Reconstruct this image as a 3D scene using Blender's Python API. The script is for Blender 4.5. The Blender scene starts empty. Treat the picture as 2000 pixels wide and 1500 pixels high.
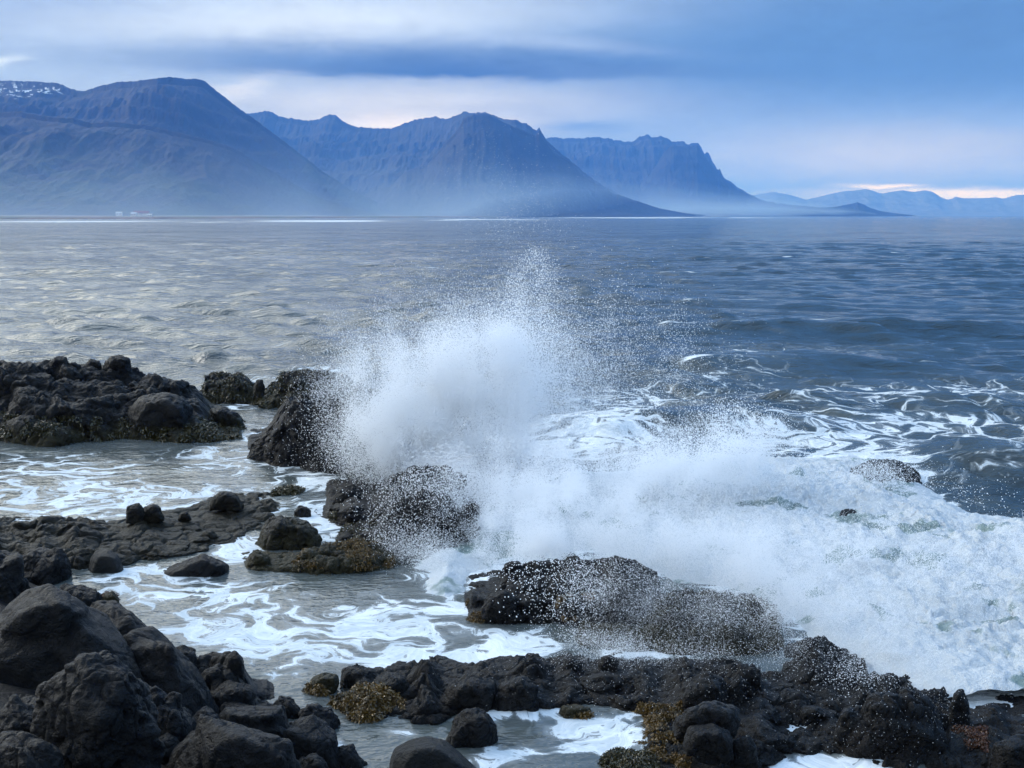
import bpy, bmesh, math
import numpy as np
from mathutils import Vector

# ------------------------------------------------------------------ camera
scene = bpy.context.scene
COL = scene.collection
CAM_H = 5.0                      # eye height above the water, metres
F = 2414.0                       # focal length in photo pixels (2000 wide)
PITCH = math.atan((750 - 421) / F)
CP, SP = math.cos(PITCH), math.sin(PITCH)
cam_d = bpy.data.cameras.new('camera'); cam = bpy.data.objects.new('camera', cam_d)
COL.objects.link(cam)
cam.location = (0, 0, CAM_H); cam.rotation_euler = (math.pi / 2 - PITCH, 0, 0)
cam_d.sensor_width = 36; cam_d.lens = 36 * F / 2000
cam_d.clip_start = 0.1; cam_d.clip_end = 90000
scene.camera = cam

# ------------------------------------------------------------------ light
SUN_AZ, SUN_EL = math.radians(-58), math.radians(32)     # behind cloud, ahead on the left
sl = bpy.data.lights.new('sun', 'SUN'); sun = bpy.data.objects.new('sun', sl); COL.objects.link(sun)
sl.energy = 1.3; sl.angle = math.radians(30); sl.color = (1.0, 0.99, 0.98)
sd = Vector((math.sin(SUN_AZ) * math.cos(SUN_EL), math.cos(SUN_AZ) * math.cos(SUN_EL), math.sin(SUN_EL)))
sun.rotation_euler = sd.to_track_quat('Z', 'Y').to_euler()
sun.location = sd * 50
vs = scene.view_settings
vs.view_transform = 'Standard'; vs.look = 'None'; vs.exposure = 0.08; vs.gamma = 1.0; vs.use_curve_mapping = False
cy = scene.cycles
cy.max_bounces = 12; cy.diffuse_bounces = 9; cy.glossy_bounces = 3; cy.transmission_bounces = 3
cy.volume_bounces = 2; cy.transparent_max_bounces = 8
cy.use_denoising = True
cy.use_adaptive_sampling = True; cy.adaptive_threshold = 0.02
cy.caustics_reflective = False; cy.caustics_refractive = False
cy.sample_clamp_indirect = 4.0

# ------------------------------------------------------------------ pixels to places
def ray(px, py):
    u = (np.asarray(px, float) - 1000) / F; v = (750 - np.asarray(py, float)) / F
    return u, CP + v * SP, -SP + v * CP
def on_water(px, py, z=0.0):                 # the point of a level surface seen there
    dx, dy, dz = ray(px, py); t = (z - CAM_H) / dz
    return np.stack([dx * t, dy * t, np.zeros_like(t) + z], -1)
def at(px, py, D):                           # the point seen there at a ground distance
    dx, dy, dz = ray(px, py); t = D / dy
    return np.stack([dx * t, dy * t, CAM_H + dz * t], -1)
def to_px(p):
    x, y, z = p[..., 0], p[..., 1], p[..., 2] - CAM_H
    f = y * CP - z * SP; up = y * SP + z * CP
    f = np.maximum(f, 0.05)
    return 1000 + F * x / f, 750 - F * up / f
def sky_dir(px, py):
    dx, dy, dz = ray(px, py)
    return math.degrees(math.atan2(dx, dy)), math.degrees(math.atan2(dz, math.hypot(dx, dy)))

# ------------------------------------------------------------------ node helper
class NT:
    def __init__(s, tree): s.t = tree; s.dim = '3D'; s.n = tree.nodes; s.l = tree.links
    def put(s, sock, v):
        if v is None: return
        if isinstance(v, bpy.types.NodeSocket): s.l.new(v, sock)
        elif isinstance(v, (tuple, list)):
            n = len(sock.default_value); v = tuple(v) + (1.0,) * (n - len(v)); sock.default_value = v[:n]
        else: sock.default_value = v
    def m(s, op, a, b=None, c=None, clamp=False):
        n = s.n.new('ShaderNodeMath'); n.operation = op; n.use_clamp = clamp
        for i, v in enumerate((a, b, c)): s.put(n.inputs[i], v)
        return n.outputs[0]
    def vm(s, op, a, b=None, sc=None):
        n = s.n.new('ShaderNodeVectorMath'); n.operation = op
        s.put(n.inputs[0], a); s.put(n.inputs[1], b)
        if sc is not None: s.put(n.inputs['Scale'], sc)
        return n.outputs[1] if op in ('LENGTH', 'DOT_PRODUCT') else n.outputs[0]
    def noise(s, vec, scale, detail=4, rough=0.55, dist=0.0, col=False, lac=2.0):
        n = s.n.new('ShaderNodeTexNoise'); n.noise_dimensions = s.dim; s.put(n.inputs['Vector'], vec)
        for k, v in (('Scale', scale), ('Detail', detail), ('Roughness', rough), ('Distortion', dist), ('Lacunarity', lac)): s.put(n.inputs[k], v)
        return n.outputs['Color'] if col else n.outputs['Fac']
    def voro(s, vec, scale, feature='F1', rand=1.0):
        n = s.n.new('ShaderNodeTexVoronoi'); n.voronoi_dimensions = s.dim; n.feature = feature; s.put(n.inputs['Vector'], vec); s.put(n.inputs['Scale'], scale); s.put(n.inputs['Randomness'], rand)
        return n.outputs['Distance']
    def mix(s, f, a, b, kind='MIX'):
        n = s.n.new('ShaderNodeMix'); n.data_type = 'RGBA'; n.blend_type = kind
        s.put(n.inputs[0], f); s.put(n.inputs[6], a); s.put(n.inputs[7], b)
        return n.outputs[2]
    def sm(s, v, a, b, lo=0.0, hi=1.0):        # smoothstep
        n = s.n.new('ShaderNodeMapRange'); n.interpolation_type = 'SMOOTHSTEP'
        for i, x in enumerate((v, a, b, lo, hi)): s.put(n.inputs[i], x)
        return n.outputs[0]
    def attr(s, name, col=False, vec=False):
        n = s.n.new('ShaderNodeAttribute'); n.attribute_name = name
        if vec: return n.outputs['Vector']
        return n.outputs['Color'] if col else n.outputs['Fac']
    def pos(s): return s.n.new('ShaderNodeNewGeometry').outputs['Position']
    def obj(s): return s.n.new('ShaderNodeTexCoord').outputs['Object']
    def sep(s, v):
        n = s.n.new('ShaderNodeSeparateXYZ'); s.put(n.inputs[0], v); return n.outputs
    def comb(s, x, y, z):
        n = s.n.new('ShaderNodeCombineXYZ')
        for i, v in enumerate((x, y, z)): s.put(n.inputs[i], v)
        return n.outputs[0]
    def bump(s, h, strength, dist, normal=None):
        n = s.n.new('ShaderNodeBump'); s.put(n.inputs['Height'], h); s.put(n.inputs['Strength'], strength); s.put(n.inputs['Distance'], dist)
        if normal is not None: s.put(n.inputs['Normal'], normal)
        return n.outputs[0]
def new_mat(name):
    m = bpy.data.materials.new(name); m.use_nodes = True; m.node_tree.nodes.clear()
    t = NT(m.node_tree); out = t.n.new('ShaderNodeOutputMaterial')
    return m, t, out
def principled(t, out, **kw):
    b = t.n.new('ShaderNodeBsdfPrincipled')
    for k, v in kw.items(): t.put(b.inputs[k.replace('_', ' ')], v)
    if out is not None: t.l.new(b.outputs[0], out.inputs['Surface'])
    return b

# ------------------------------------------------------------------ sky
w = bpy.data.worlds.new('World'); scene.world = w; w.use_nodes = True; w.node_tree.nodes.clear()
t = NT(w.node_tree)
wout = t.n.new('ShaderNodeOutputWorld'); bg = t.n.new('ShaderNodeBackground')
t.l.new(bg.outputs[0], wout.inputs[0])
STR = 0.1; bg.inputs['Strength'].default_value = STR
nish = t.n.new('ShaderNodeTexSky'); nish.sky_type = 'NISHITA'; nish.sun_disc = False
nish.sun_elevation = SUN_EL; nish.sun_rotation = SUN_AZ; nish.air_density = 1.5; nish.dust_density = 2.0
gen = t.n.new('ShaderNodeTexCoord').outputs['Generated']
x_, y_, z_ = t.sep(gen)
az = t.m('MULTIPLY', t.m('ARCTAN2', x_, y_), 180 / math.pi)
el = t.m('MULTIPLY', t.m('ARCSINE', t.m('MINIMUM', t.m('MAXIMUM', z_, -1), 1)), 180 / math.pi)
# cloud texture, drawn out along the horizon
cv = t.comb(t.m('MULTIPLY', az, 0.10), t.m('MULTIPLY', el, 0.55), 3.7)
n1 = t.noise(cv, 1.0, 5, 0.55, 0.6)
n2 = t.noise(t.comb(t.m('MULTIPLY', az, 0.22), t.m('MULTIPLY', el, 0.9), 9.1), 1.3, 6, 0.6, 0.4)
wob = t.m('SUBTRACT', n1, 0.5); wob2 = t.m('SUBTRACT', n2, 0.5)
azw = t.m('ADD', az, t.m('MULTIPLY', wob, 6.0))
elw = t.m('ADD', el, t.m('ADD', t.m('MULTIPLY', wob2, 0.75), t.m('MULTIPLY', wob, 0.25)))
# a grey overcast that brightens overhead, brighter and warmer toward the veiled sun on the left
def ramp(v, stops):
    n = t.n.new('ShaderNodeValToRGB'); t.put(n.inputs[0], v); cr = n.color_ramp; cr.interpolation = 'EASE'
    while len(cr.elements) < len(stops): cr.elements.new(0.5)
    for e, (p, c) in zip(cr.elements, stops): e.position = p; e.color = tuple(c) + (1,)
    return n.outputs[0]
elf = t.m('DIVIDE', t.m('MAXIMUM', el, 0), 90)
left = ramp(elf, [(0.0, (.50, .58, .70)), (.05, (.42, .56, .78)), (.10, (.50, .66, .92)), (.15, (2.8, 2.9, 2.9)), (.33, (1.9, 2.2, 2.45)), (.6, (.80, 1.08, 1.56)), (1, (.62, .96, 1.52))])
right = ramp(elf, [(0.0, (.45, .52, .66)), (.035, (.24, .40, .70)), (.07, (.10, .235, .50)), (.12, (.10, .24, .52)), (.25, (.13, .39, .92)), (.5, (.46, .84, 1.44)), (1, (.62, .96, 1.52))])
# direction round the compass measured from the veiled sun, smooth all the way round
toward = t.vm('DOT_PRODUCT', t.vm('NORMALIZE', t.comb(x_, y_, 0.0)), (math.sin(math.radians(-75)), math.cos(math.radians(-75)), 0))
lr = t.sm(t.m('ADD', toward, t.m('MULTIPLY', wob, 0.30)), 0.04, 0.68)
back = ramp(elf, [(0.0, (.55, .66, .84)), (.10, (.66, .82, 1.06)), (.2, (.72, .96, 1.32)), (.4, (.74, 1.04, 1.50)), (1, (.62, .96, 1.52))])
squall = t.vm('DOT_PRODUCT', t.vm('NORMALIZE', t.comb(x_, y_, 0.0)), (math.sin(math.radians(40)), math.cos(math.radians(40)), 0))
colr = t.mix(t.sm(t.m('ADD', squall, t.m('MULTIPLY', wob, 0.2)), -0.2, 0.45), back, right)
colr = t.mix(lr, colr, left)
def blob(col_in, px, py, spx, spy, colour, wgt, rot=0.0, warp=1.0, p=2.0):
    a0, e0 = sky_dir(px, py); k = math.degrees(1 / F)
    da = t.m('SUBTRACT', azw if warp else az, a0); de = t.m('SUBTRACT', elw if warp else el, e0)
    c, s_ = math.cos(rot), math.sin(rot)
    u = t.m('DIVIDE', t.m('ADD', t.m('MULTIPLY', da, c), t.m('MULTIPLY', de, s_)), spx * k)
    v = t.m('SUBTRACT', t.m('MULTIPLY', de, c), t.m('MULTIPLY', da, s_))
    if isinstance(spy, tuple): v = t.m('ADD', t.m('DIVIDE', t.m('MAXIMUM', v, 0.0), spy[0] * k), t.m('DIVIDE', t.m('MINIMUM', v, 0.0), spy[1] * k))
    else: v = t.m('DIVIDE', v, spy * k)
    r = t.m('ADD', t.m('POWER', t.m('ABSOLUTE', u), p), t.m('POWER', t.m('ABSOLUTE', v), p))
    g = t.m('MULTIPLY', t.m('EXPONENT', t.m('MULTIPLY', r, -1.0)), wgt)
    return t.mix(g, col_in, colour)
SKY_BLOBS = [   # px, py, half width, half height (above, below), colour, weight, tilt
    (120, 5, 330, 60, (.22, .36, .66), .8, 0.22),
    (600, 48, 520, (60, 45), (.84, .95, 1.12), .95, 0.05),
    (-10, 120, 26, 12, (1.2, 1.3, 1.4), .7, 0.0),
    (330, 125, 300, 34, (.42, .56, .80), .6, 0.0),
    (780, 205, 420, (48, 60), (.86, .86, .92), .9, 0.0),
    (780, 248, 170, 20, (1.7, 1.45, 1.25), .7, 0.0),
    (470, 175, 60, 18, (1.0, 1.0, 1.05), .7, 0.3),
    (1010, 215, 150, 16, (.50, .58, .76), .6, 0.0),
    (1060, 82, 190, 14, (.60, .74, 1.0), .6, -0.08),
    (830, 142, 450, (50, 10), (.012, .075, .27), 1.0, -0.01),
    (600, 118, 300, (30, 30), (.10, .22, .48), .5, 0.0),
    (1150, 245, 110, 13, (.12, .26, .58), .7, 0.0),
    (1740, 312, 360, 62, (.90, .88, .90), .85, 0.0),
    (1890, 378, 230, (7, 14), (3.4, 2.9, 1.9), .8, 0.0),
    (1700, 364, 60, 5, (4.4, 3.6, 2.2), .7, 0.0),
]
for bpx, bpy_, sx, sy, c_, wg, rt in SKY_BLOBS:
    colr = blob(colr, bpx, bpy_, sx, sy, c_, wg, rt)
tex = t.m('ADD', t.m('ADD', 0.64, t.m('MULTIPLY', t.noise(t.comb(t.m('MULTIPLY', az, 0.45), t.m('MULTIPLY', el, 1.0), 2.2), 1.4, 6, 0.68, 0.3), 0.32)), t.m('ADD', t.m('MULTIPLY', n1, 0.18), t.m('MULTIPLY', n2, 0.22)))
colr = t.vm('SCALE', colr, sc=t.m('MULTIPLY', tex, 1.0 / STR))
colr = t.mix(0.92, nish.outputs[0], colr)
t.l.new(colr, bg.inputs['Color'])
w.cycles.sampling_method = 'MANUAL'; w.cycles.sample_map_resolution = 512

# ------------------------------------------------------------------ numpy noise
_rng = np.random.default_rng(7)
_perm = _rng.permutation(256).astype(np.int32); _perm = np.concatenate([_perm, _perm, _perm])
_g = _rng.normal(size=(256, 3)); _g /= np.linalg.norm(_g, axis=1)[:, None]; _g = _g.astype(np.float32)
def perlin(p, seed=0):
    p = np.asarray(p, np.float32) + np.float32(seed * 17.13)
    i = np.floor(p).astype(np.int32); f = p - i; i &= 255
    u = f * f * f * (f * (f * 6 - 15) + 10)
    r = np.zeros(len(p), np.float32)
    for dx in (0, 1):
        wx = u[:, 0] if dx else 1 - u[:, 0]; hx = _perm[(i[:, 0] + dx) & 255]
        for dy in (0, 1):
            wy = wx * (u[:, 1] if dy else 1 - u[:, 1]); hy = _perm[hx + ((i[:, 1] + dy) & 255)]
            for dz in (0, 1):
                g = _g[_perm[hy + ((i[:, 2] + dz) & 255)]]
                d = g[:, 0] * (f[:, 0] - dx) + g[:, 1] * (f[:, 1] - dy) + g[:, 2] * (f[:, 2] - dz)
                r += wy * (u[:, 2] if dz else 1 - u[:, 2]) * d
    return r * 1.5
def fbm(p, octv=4, gain=0.5, seed=0, mode=''):
    a, s, tot = 1.0, 0.0, np.zeros(len(p), np.float32); p = np.asarray(p, np.float32)
    for k in range(octv):
        n = perlin(p, seed + k * 3)
        if mode == 'ridge': n = 1 - 2 * np.abs(n)
        elif mode == 'billow': n = 2 * np.abs(n) - 0.6
        tot += a * n; s += a; a *= gain; p = p * 2.03
    return tot / s
def worley(p, seed=0):
    p = np.asarray(p, np.float32) + np.float32(seed * 5.7); i = np.floor(p).astype(np.int32); f = p - i
    f1 = np.full(len(p), 9, np.float32); f2 = f1.copy()
    for dx in (-1, 0, 1):
        for dy in (-1, 0, 1):
            for dz in (-1, 0, 1):
                h = _perm[_perm[_perm[(i[:, 0] + dx) & 255] + ((i[:, 1] + dy) & 255)] + ((i[:, 2] + dz) & 255)]
                o = np.stack([h / 256, _perm[h + 71] / 256, _perm[h + 143] / 256], 1).astype(np.float32)
                d = np.sqrt(((o + (dx, dy, dz) - f) ** 2).sum(1)).astype(np.float32)
                f2 = np.minimum(f2, np.maximum(f1, d)); f1 = np.minimum(f1, d)
    return f1, f2
def sstep(a, b, v):
    x = np.clip((v - a) / (b - a), 0, 1); return x * x * (3 - 2 * x)

# ------------------------------------------------------------------ object helpers
def mesh_np(name, v, faces, smooth=True):
    me = bpy.data.meshes.new(name); v = np.asarray(v, np.float32); faces = np.asarray(faces, np.int32)
    k = faces.shape[1]
    me.vertices.add(len(v)); me.vertices.foreach_set('co', v.ravel())
    me.loops.add(faces.size); me.loops.foreach_set('vertex_index', faces.ravel())
    me.polygons.add(len(faces)); me.polygons.foreach_set('loop_start', np.arange(0, faces.size, k, dtype=np.int32))
    if smooth: me.polygons.foreach_set('use_smooth', np.ones(len(faces), bool))
    me.update(calc_edges=True)
    return me
def grid_faces(nr, nc, flip=False):
    a = (np.arange(nr - 1)[:, None] * nc + np.arange(nc - 1)[None]).ravel()
    f = np.stack([a, a + 1, a + nc + 1, a + nc], 1)
    return f[:, ::-1] if flip else f
def fattr(me, name, val):
    a = me.attributes.new(name, 'FLOAT', 'POINT'); a.data.foreach_set('value', np.asarray(val, np.float32))
def tag(o, label=None, cat=None, group=None, kind=None):
    for k, v in (('label', label), ('category', cat), ('group', group), ('kind', kind)):
        if v: o[k] = v
    return o
def link(name, me, mat=None, parent=None):
    o = bpy.data.objects.new(name, me); COL.objects.link(o)
    if mat: me.materials.append(mat)
    if parent: o.parent = parent
    return o
def empty(name, loc):
    o = bpy.data.objects.new(name, None); COL.objects.link(o); o.location = loc; o.empty_display_size = 0.2
    return o

# ------------------------------------------------------------------ mountains
def mountain_material(name, brown, green, snow=False):
    m, t, out = new_mat(name); P = t.pos(); x, y, z = t.sep(P)
    n = t.noise(P, 0.0022, 6, 0.6); n2 = t.noise(P, 0.012, 6, 0.65)
    zz = t.m('DIVIDE', z, 420)
    g = t.m('ADD', t.m('MULTIPLY', t.m('SUBTRACT', n, 0.5), 3.0), t.m('MULTIPLY', t.m('SUBTRACT', n2, 0.5), 2.0))
    gf = t.sm(t.m('SUBTRACT', g, t.m('MULTIPLY', zz, 0.9)), -0.45, 0.35)
    c = t.mix(gf, brown, green)
    c = t.mix(t.sm(n2, 0.35, 0.7), c, t.vm('MULTIPLY', c, (0.5, 0.5, 0.55)))
    if snow:
        sn = t.m('MULTIPLY', t.sm(t.noise(P, 0.035, 4, 0.7), 0.56, 0.60), t.attr('snow'))
        c = t.mix(sn, c, (.8, .85, .9))
    principled(t, out, Base_Color=c, Roughness=0.9, Normal=t.bump(n2, 0.8, 25.0))
    return m
M_MTN = mountain_material('mountain_heath', (.020, .014, .012), (.040, .050, .010), True)
M_MTN2 = mountain_material('mountain_basalt', (.009, .009, .010), (.015, .018, .010))
M_FAR = mountain_material('mountain_far_hazed', (.22, .22, .22), (.20, .205, .20))  # paler than the nearer rock: distance haze partly put into the base colour
def mountain(name, prof, Dr, Df, seed, mat, gully=0.10, nu=620, nw=90, back=0.5, snow=None, jag=2.0, cliff=0.0):
    px = np.array([p[0] for p in prof], float); py = np.array([p[1] for p in prof], float)
    us = np.linspace(px[0], px[-1], nu); ys = np.interp(us, px, py)
    jn = fbm(np.stack([us * 0.05, us * 0 + seed, us * 0], 1), 5, 0.75, seed, 'ridge')
    tall = np.clip((421 - ys) / 60, 0, 1)
    ys = ys + jn * jag * tall
    dr = np.interp(us, np.linspace(px[0], px[-1], len(Dr)), Dr); df = np.interp(us, np.linspace(px[0], px[-1], len(Df)), Df)
    R = at(us, ys, dr); zr = np.maximum(R[:, 2], 1.0)
    ws = np.concatenate([-np.linspace(back, 0.02, 14), np.linspace(0, 1, nw) ** 1.15])
    V = []
    for wv in ws:
        if wv < 0:
            z = zr * (1 + wv * 1.2); yy = dr - wv * (dr - df) * 1.2; xx = R[:, 0] * (yy / dr) ** 0
        else:
            yy = dr - wv * (dr - df); xx = R[:, 0] * (1 - 0.12 * wv)
            S = (1 - wv) ** 1.75 + 0.04 * (1 - wv)
            wx = fbm(np.stack([xx * .002, yy * .002, xx * 0], 1), 3, .5, seed + 2) * 120
            q = np.stack([(xx + wx) * 0.0034, yy * 0.0013 + wv, np.full(nu, seed * 3.1)], 1)
            g = fbm(q, 6, 0.6, seed, 'ridge')
            q2 = np.stack([xx * 0.0016, yy * 0.0016, np.full(nu, seed * 1.7)], 1)
            g2 = fbm(q2, 4, 0.5, seed + 9)
            env = np.clip(wv * 6, 0, 1) * (1 - wv) ** 0.8
            z = zr * S + zr * env * (1.25 * gully * (g - 0.30) + 0.30 * (g2 - 0.05))
            g3 = fbm(np.stack([xx * .012, yy * .008, np.full(nu, seed * 2.3)], 1), 5, .62, seed + 13, 'ridge')
            z = z + zr * env * 0.075 * (g3 - .2)
            # flat basalt layers
            st = fbm(np.stack([xx * 0.0008, yy * 0.0008, z * 0.0], 1), 2, 0.5, seed + 4)
            z = z + cliff * zr * env * 0.035 * np.sin(z * 0.09 + st * 16 + 3 * g2)
            lim = zr * (yy / dr) * 0.985
            z = np.where(wv > 0.01, np.minimum(z, lim), z)
            z = np.maximum(z, 0.6) * np.clip((1 - wv) * 30, 0, 1) - 1.5 * (wv > 0.995)
        V.append(np.stack([xx, yy, z], 1))
    V = np.concatenate(V)
    me = mesh_np(name, V, grid_faces(len(ws), nu, True))
    if snow is not None:
        qx, qy = to_px(V); s = np.zeros(len(V))
        for (a, b, c, d) in snow:
            s = np.maximum(s, sstep(a - 12, a, qx) * sstep(b + 12, b, qx) * sstep(c - 4, c, qy) * sstep(d + 8, d, qy))
        fattr(me, 'snow', s)
    return tag(link(name, me, mat), kind='structure')
mountain('mountain', [(-520, 250), (-300, 200), (-120, 175), (-40, 170), (0, 165), (60, 167), (110, 170), (150, 184), (166, 185), (200, 175), (230, 168), (260, 167), (290, 163), (330, 158), (365, 162), (393, 163), (405, 170), (420, 182), (445, 202), (470, 219), (500, 240), (540, 268), (580, 298), (630, 335), (680, 368), (740, 398), (800, 414), (860, 420)],
         [5200, 4900, 4500, 4200, 4600, 4700], [2600, 2500, 2450, 2600, 2900, 4300], 3, M_MTN, 0.13, jag=4.0, cliff=0.6, snow=[(0, 70, 168, 184), (70, 120, 172, 178)])
mountain('mountain', [(-500, 300), (-250, 255), (-60, 225), (0, 226), (40, 224), (90, 233), (140, 236), (180, 246), (230, 244), (290, 250), (340, 262), (400, 275), (450, 290), (500, 318), (560, 352), (620, 385), (680, 405), (740, 419)],
         [3700, 3500, 3400, 3500, 3700], [2350, 2250, 2200, 2500, 3500], 11, M_MTN, 0.17, nu=380, jag=3.0, cliff=0.3)
mountain('mountain', [(430, 300), (470, 232), (485, 226), (500, 225), (520, 221), (532, 224), (545, 232), (580, 238), (605, 240), (625, 236), (645, 228), (658, 230), (668, 240), (690, 250), (720, 254), (762, 255), (790, 246), (810, 238), (850, 232), (872, 238), (890, 230), (910, 223), (925, 226), (950, 224), (965, 231), (985, 237), (1000, 239), (1020, 244), (1035, 250), (1048, 260), (1053, 253), (1058, 262), (1066, 275), (1085, 292), (1110, 312), (1150, 345), (1200, 375), (1260, 400), (1330, 415), (1380, 420)],
         [7200, 7000, 6600, 5600, 5400, 5600], [4300, 4300, 4200, 4100, 4100, 5200], 23, M_MTN2, 0.12, jag=5.0, cliff=.5, snow=[(500, 530, 224, 232), (595, 650, 236, 244)])
mountain('mountain', [(600, 419), (650, 405), (690, 397), (716, 378), (760, 366), (795, 334), (835, 324), (862, 291), (890, 262), (906, 238), (924, 229), (955, 229), (990, 247), (1020, 258), (1046, 270), (1054, 258), (1062, 276), (1080, 300), (1112, 318), (1140, 346), (1200, 378), (1290, 408), (1360, 420)],
         [5000, 4850, 4900], [4250, 4000, 4700], 27, M_MTN2, 0.16, nu=360, nw=60, jag=4.0, cliff=.15)
mountain('mountain', [(1150, 420), (1200, 400), (1240, 372), (1275, 335), (1300, 296), (1316, 287), (1338, 290), (1362, 286), (1376, 308), (1400, 338), (1440, 370), (1500, 399), (1580, 417)],
         [7000, 6900, 7000], [6100, 6000, 6400], 37, M_MTN2, 0.16, nu=320, nw=60, jag=4.0, cliff=.4)
mountain('mountain', [(960, 330), (1040, 285), (1075, 271), (1100, 273), (1130, 272), (1170, 270), (1200, 275), (1232, 281), (1248, 272), (1262, 266), (1275, 270), (1290, 269), (1300, 271), (1312, 279), (1325, 278), (1335, 279), (1345, 285), (1355, 281), (1363, 280), (1370, 290), (1376, 302), (1380, 297), (1384, 299), (1390, 314), (1397, 324), (1403, 333), (1406, 331), (1411, 343), (1420, 350), (1440, 365), (1465, 379), (1490, 391), (1520, 397), (1560, 401), (1600, 405), (1630, 404), (1655, 399), (1675, 395), (1688, 399), (1700, 406), (1720, 412), (1745, 416), (1790, 421)],
         [8600, 8200, 7800, 7600, 7800], [6000, 5900, 5900, 6200, 7300], 31, M_MTN2, 0.14, jag=6.0, cliff=0.5)
mountain('mountain', [(1380, 400), (1440, 385), (1480, 381), (1510, 376), (1540, 381), (1575, 391), (1600, 385), (1640, 376), (1670, 373), (1692, 370), (1705, 374), (1722, 379), (1745, 375), (1765, 373), (1785, 376), (1805, 373), (1822, 376), (1838, 387), (1856, 392), (1866, 385), (1880, 388), (1920, 388), (1945, 386), (1958, 389), (1985, 382), (2030, 379), (2100, 385), (2240, 380), (2400, 395)],
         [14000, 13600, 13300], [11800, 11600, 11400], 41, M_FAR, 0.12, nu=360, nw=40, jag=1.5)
# low coastal plain between sea and slopes
def coast():
    px = np.array([-900, -300, 0, 300, 600, 800, 1000, 1200, 1500, 1790]); D = np.array([1500, 1700, 1800, 2000, 2500, 3200, 4000, 5000, 6200, 7600])
    us = np.linspace(-900, 1790, 220); d = np.interp(us, px, D)
    d = d * (1 + 0.02 * fbm(np.stack([us * 0.02, us * 0, us * 0], 1), 4, 0.5, 3))
    ws = np.array([0, 0.01, 0.03, 0.08, 0.2, 0.45, 1.0]); zs = np.array([-1.0, 0.6, 2.2, 3.4, 4.0, 5.0, 12.0])
    V = []
    for wv, z in zip(ws, zs):
        yy = d * (1 + 0.9 * wv); xx = (us - 1000) / F * d * 1.01
        V.append(np.stack([xx, yy, np.full(220, z) + (fbm(np.stack([xx * .004, yy * .004, xx * 0], 1), 3) * 0.5 * z if z > 1 else 0)], 1))
    m, t, out = new_mat('coast_sand'); P = t.pos()
    c = t.mix(t.sm(t.m('ADD', t.noise(P, 0.004, 4), t.m('MULTIPLY', t.sep(P)[2], 0.03)), 0.5, 0.7), (.17, .12, .09), (.11, .11, .06))
    principled(t, out, Base_Color=c, Roughness=0.95)
    tag(link('beach', mesh_np('beach', np.concatenate(V), grid_faces(7, 220)), m), kind='structure')
coast()

# farm buildings on the coastal plain
def flat_mat(name, c, rough=0.8):
    m, t, out = new_mat(name); P = t.obj()
    cc = t.mix(t.noise(P, 1.5, 3), c, tuple(k * 0.82 for k in c)); principled(t, out, Base_Color=cc, Roughness=rough); return m
M_WALL = flat_mat('farm_white', (.80, .78, .76)); M_RED = flat_mat('farm_red_roof', (.22, .09, .08)); M_GREY = flat_mat('farm_grey_roof', (.55, .56, .58)); M_DARK = flat_mat('farm_window', (.04, .05, .06), 0.3)
def farm(px, py, D, wid, dep, hw, hr, roofm, label, nwin):
    p = at(px, py, D); z0 = p[2]
    e = tag(empty('farm_building', tuple(p)), label, 'farm building', 'farm buildings on the far shore')
    a, b = wid / 2, dep / 2
    v = [(-a, -b, -2), (a, -b, -2), (a, b, -2), (-a, b, -2), (-a, -b, hw), (a, -b, hw), (a, b, hw), (-a, b, hw), (-a, 0, hw + hr - .1), (a, 0, hw + hr - .1)]
    me = bpy.data.meshes.new('wall'); me.from_pydata(v, [], [(0, 1, 5, 4), (2, 3, 7, 6), (1, 2, 6, 9, 5), (3, 0, 4, 8, 7)]); link('wall', me, M_WALL, e)
    o_ = .5; k = .25
    v = []
    for x in (-a - o_, a + o_):
        v += [(x, -b - o_, hw - .3), (x, 0, hw + hr), (x, b + o_, hw - .3), (x, b + o_, hw - .3 + k), (x, 0, hw + hr + k), (x, -b - o_, hw - .3 + k)]
    f = [(i, (i + 1) % 6, (i + 1) % 6 + 6, i + 6) for i in range(6)] + [(0, 5, 4, 1), (1, 4, 3, 2), (6, 7, 10, 11), (7, 8, 9, 10)]
    me = bpy.data.meshes.new('roof'); me.from_pydata(v, [], f); link('roof', me, roofm, e)
    for i in range(nwin):
        x = -a + wid * (i + .5) / nwin; me = bpy.data.meshes.new('window')
        y = -b - .06
        me.from_pydata([(x - .6, y, hw * .35), (x + .6, y, hw * .35), (x + .6, y, hw * .8), (x - .6, y, hw * .8), (x - .6, y + .2, hw * .35), (x + .6, y + .2, hw * .35), (x + .6, y + .2, hw * .8), (x - .6, y + .2, hw * .8)], [],
                       [(0, 1, 2, 3), (1, 5, 6, 2), (4, 0, 3, 7), (3, 2, 6, 7), (4, 5, 1, 0)])
        link('window', me, M_DARK, e)
farm(233, 420, 2130, 10, 8, 3.2, 2.2, M_GREY, 'small white farm building standing alone on the coastal plain below green slopes', 2)
farm(262, 421, 2120, 9, 9, 3.0, 2.6, M_GREY, 'white farmhouse with grey roof at the end of the farm group', 2)
farm(270, 420, 2140, 14, 9, 3.6, 3.6, M_RED, 'long white farmhouse with red roof in the farm group', 3)
farm(284, 420, 2140, 13, 9, 3.4, 3.6, M_RED, 'shorter white barn with red roof beside the long red roofed farmhouse', 3)
farm(293, 423, 2090, 8, 7, 2.8, 1.6, M_GREY, 'low white shed nearest the beach beside the farm group', 2)
farm(1178, 413, 5100, 26, 14, 5, 4, M_GREY, 'lone pale building on the misty shore under the middle mountain', 3)

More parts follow.
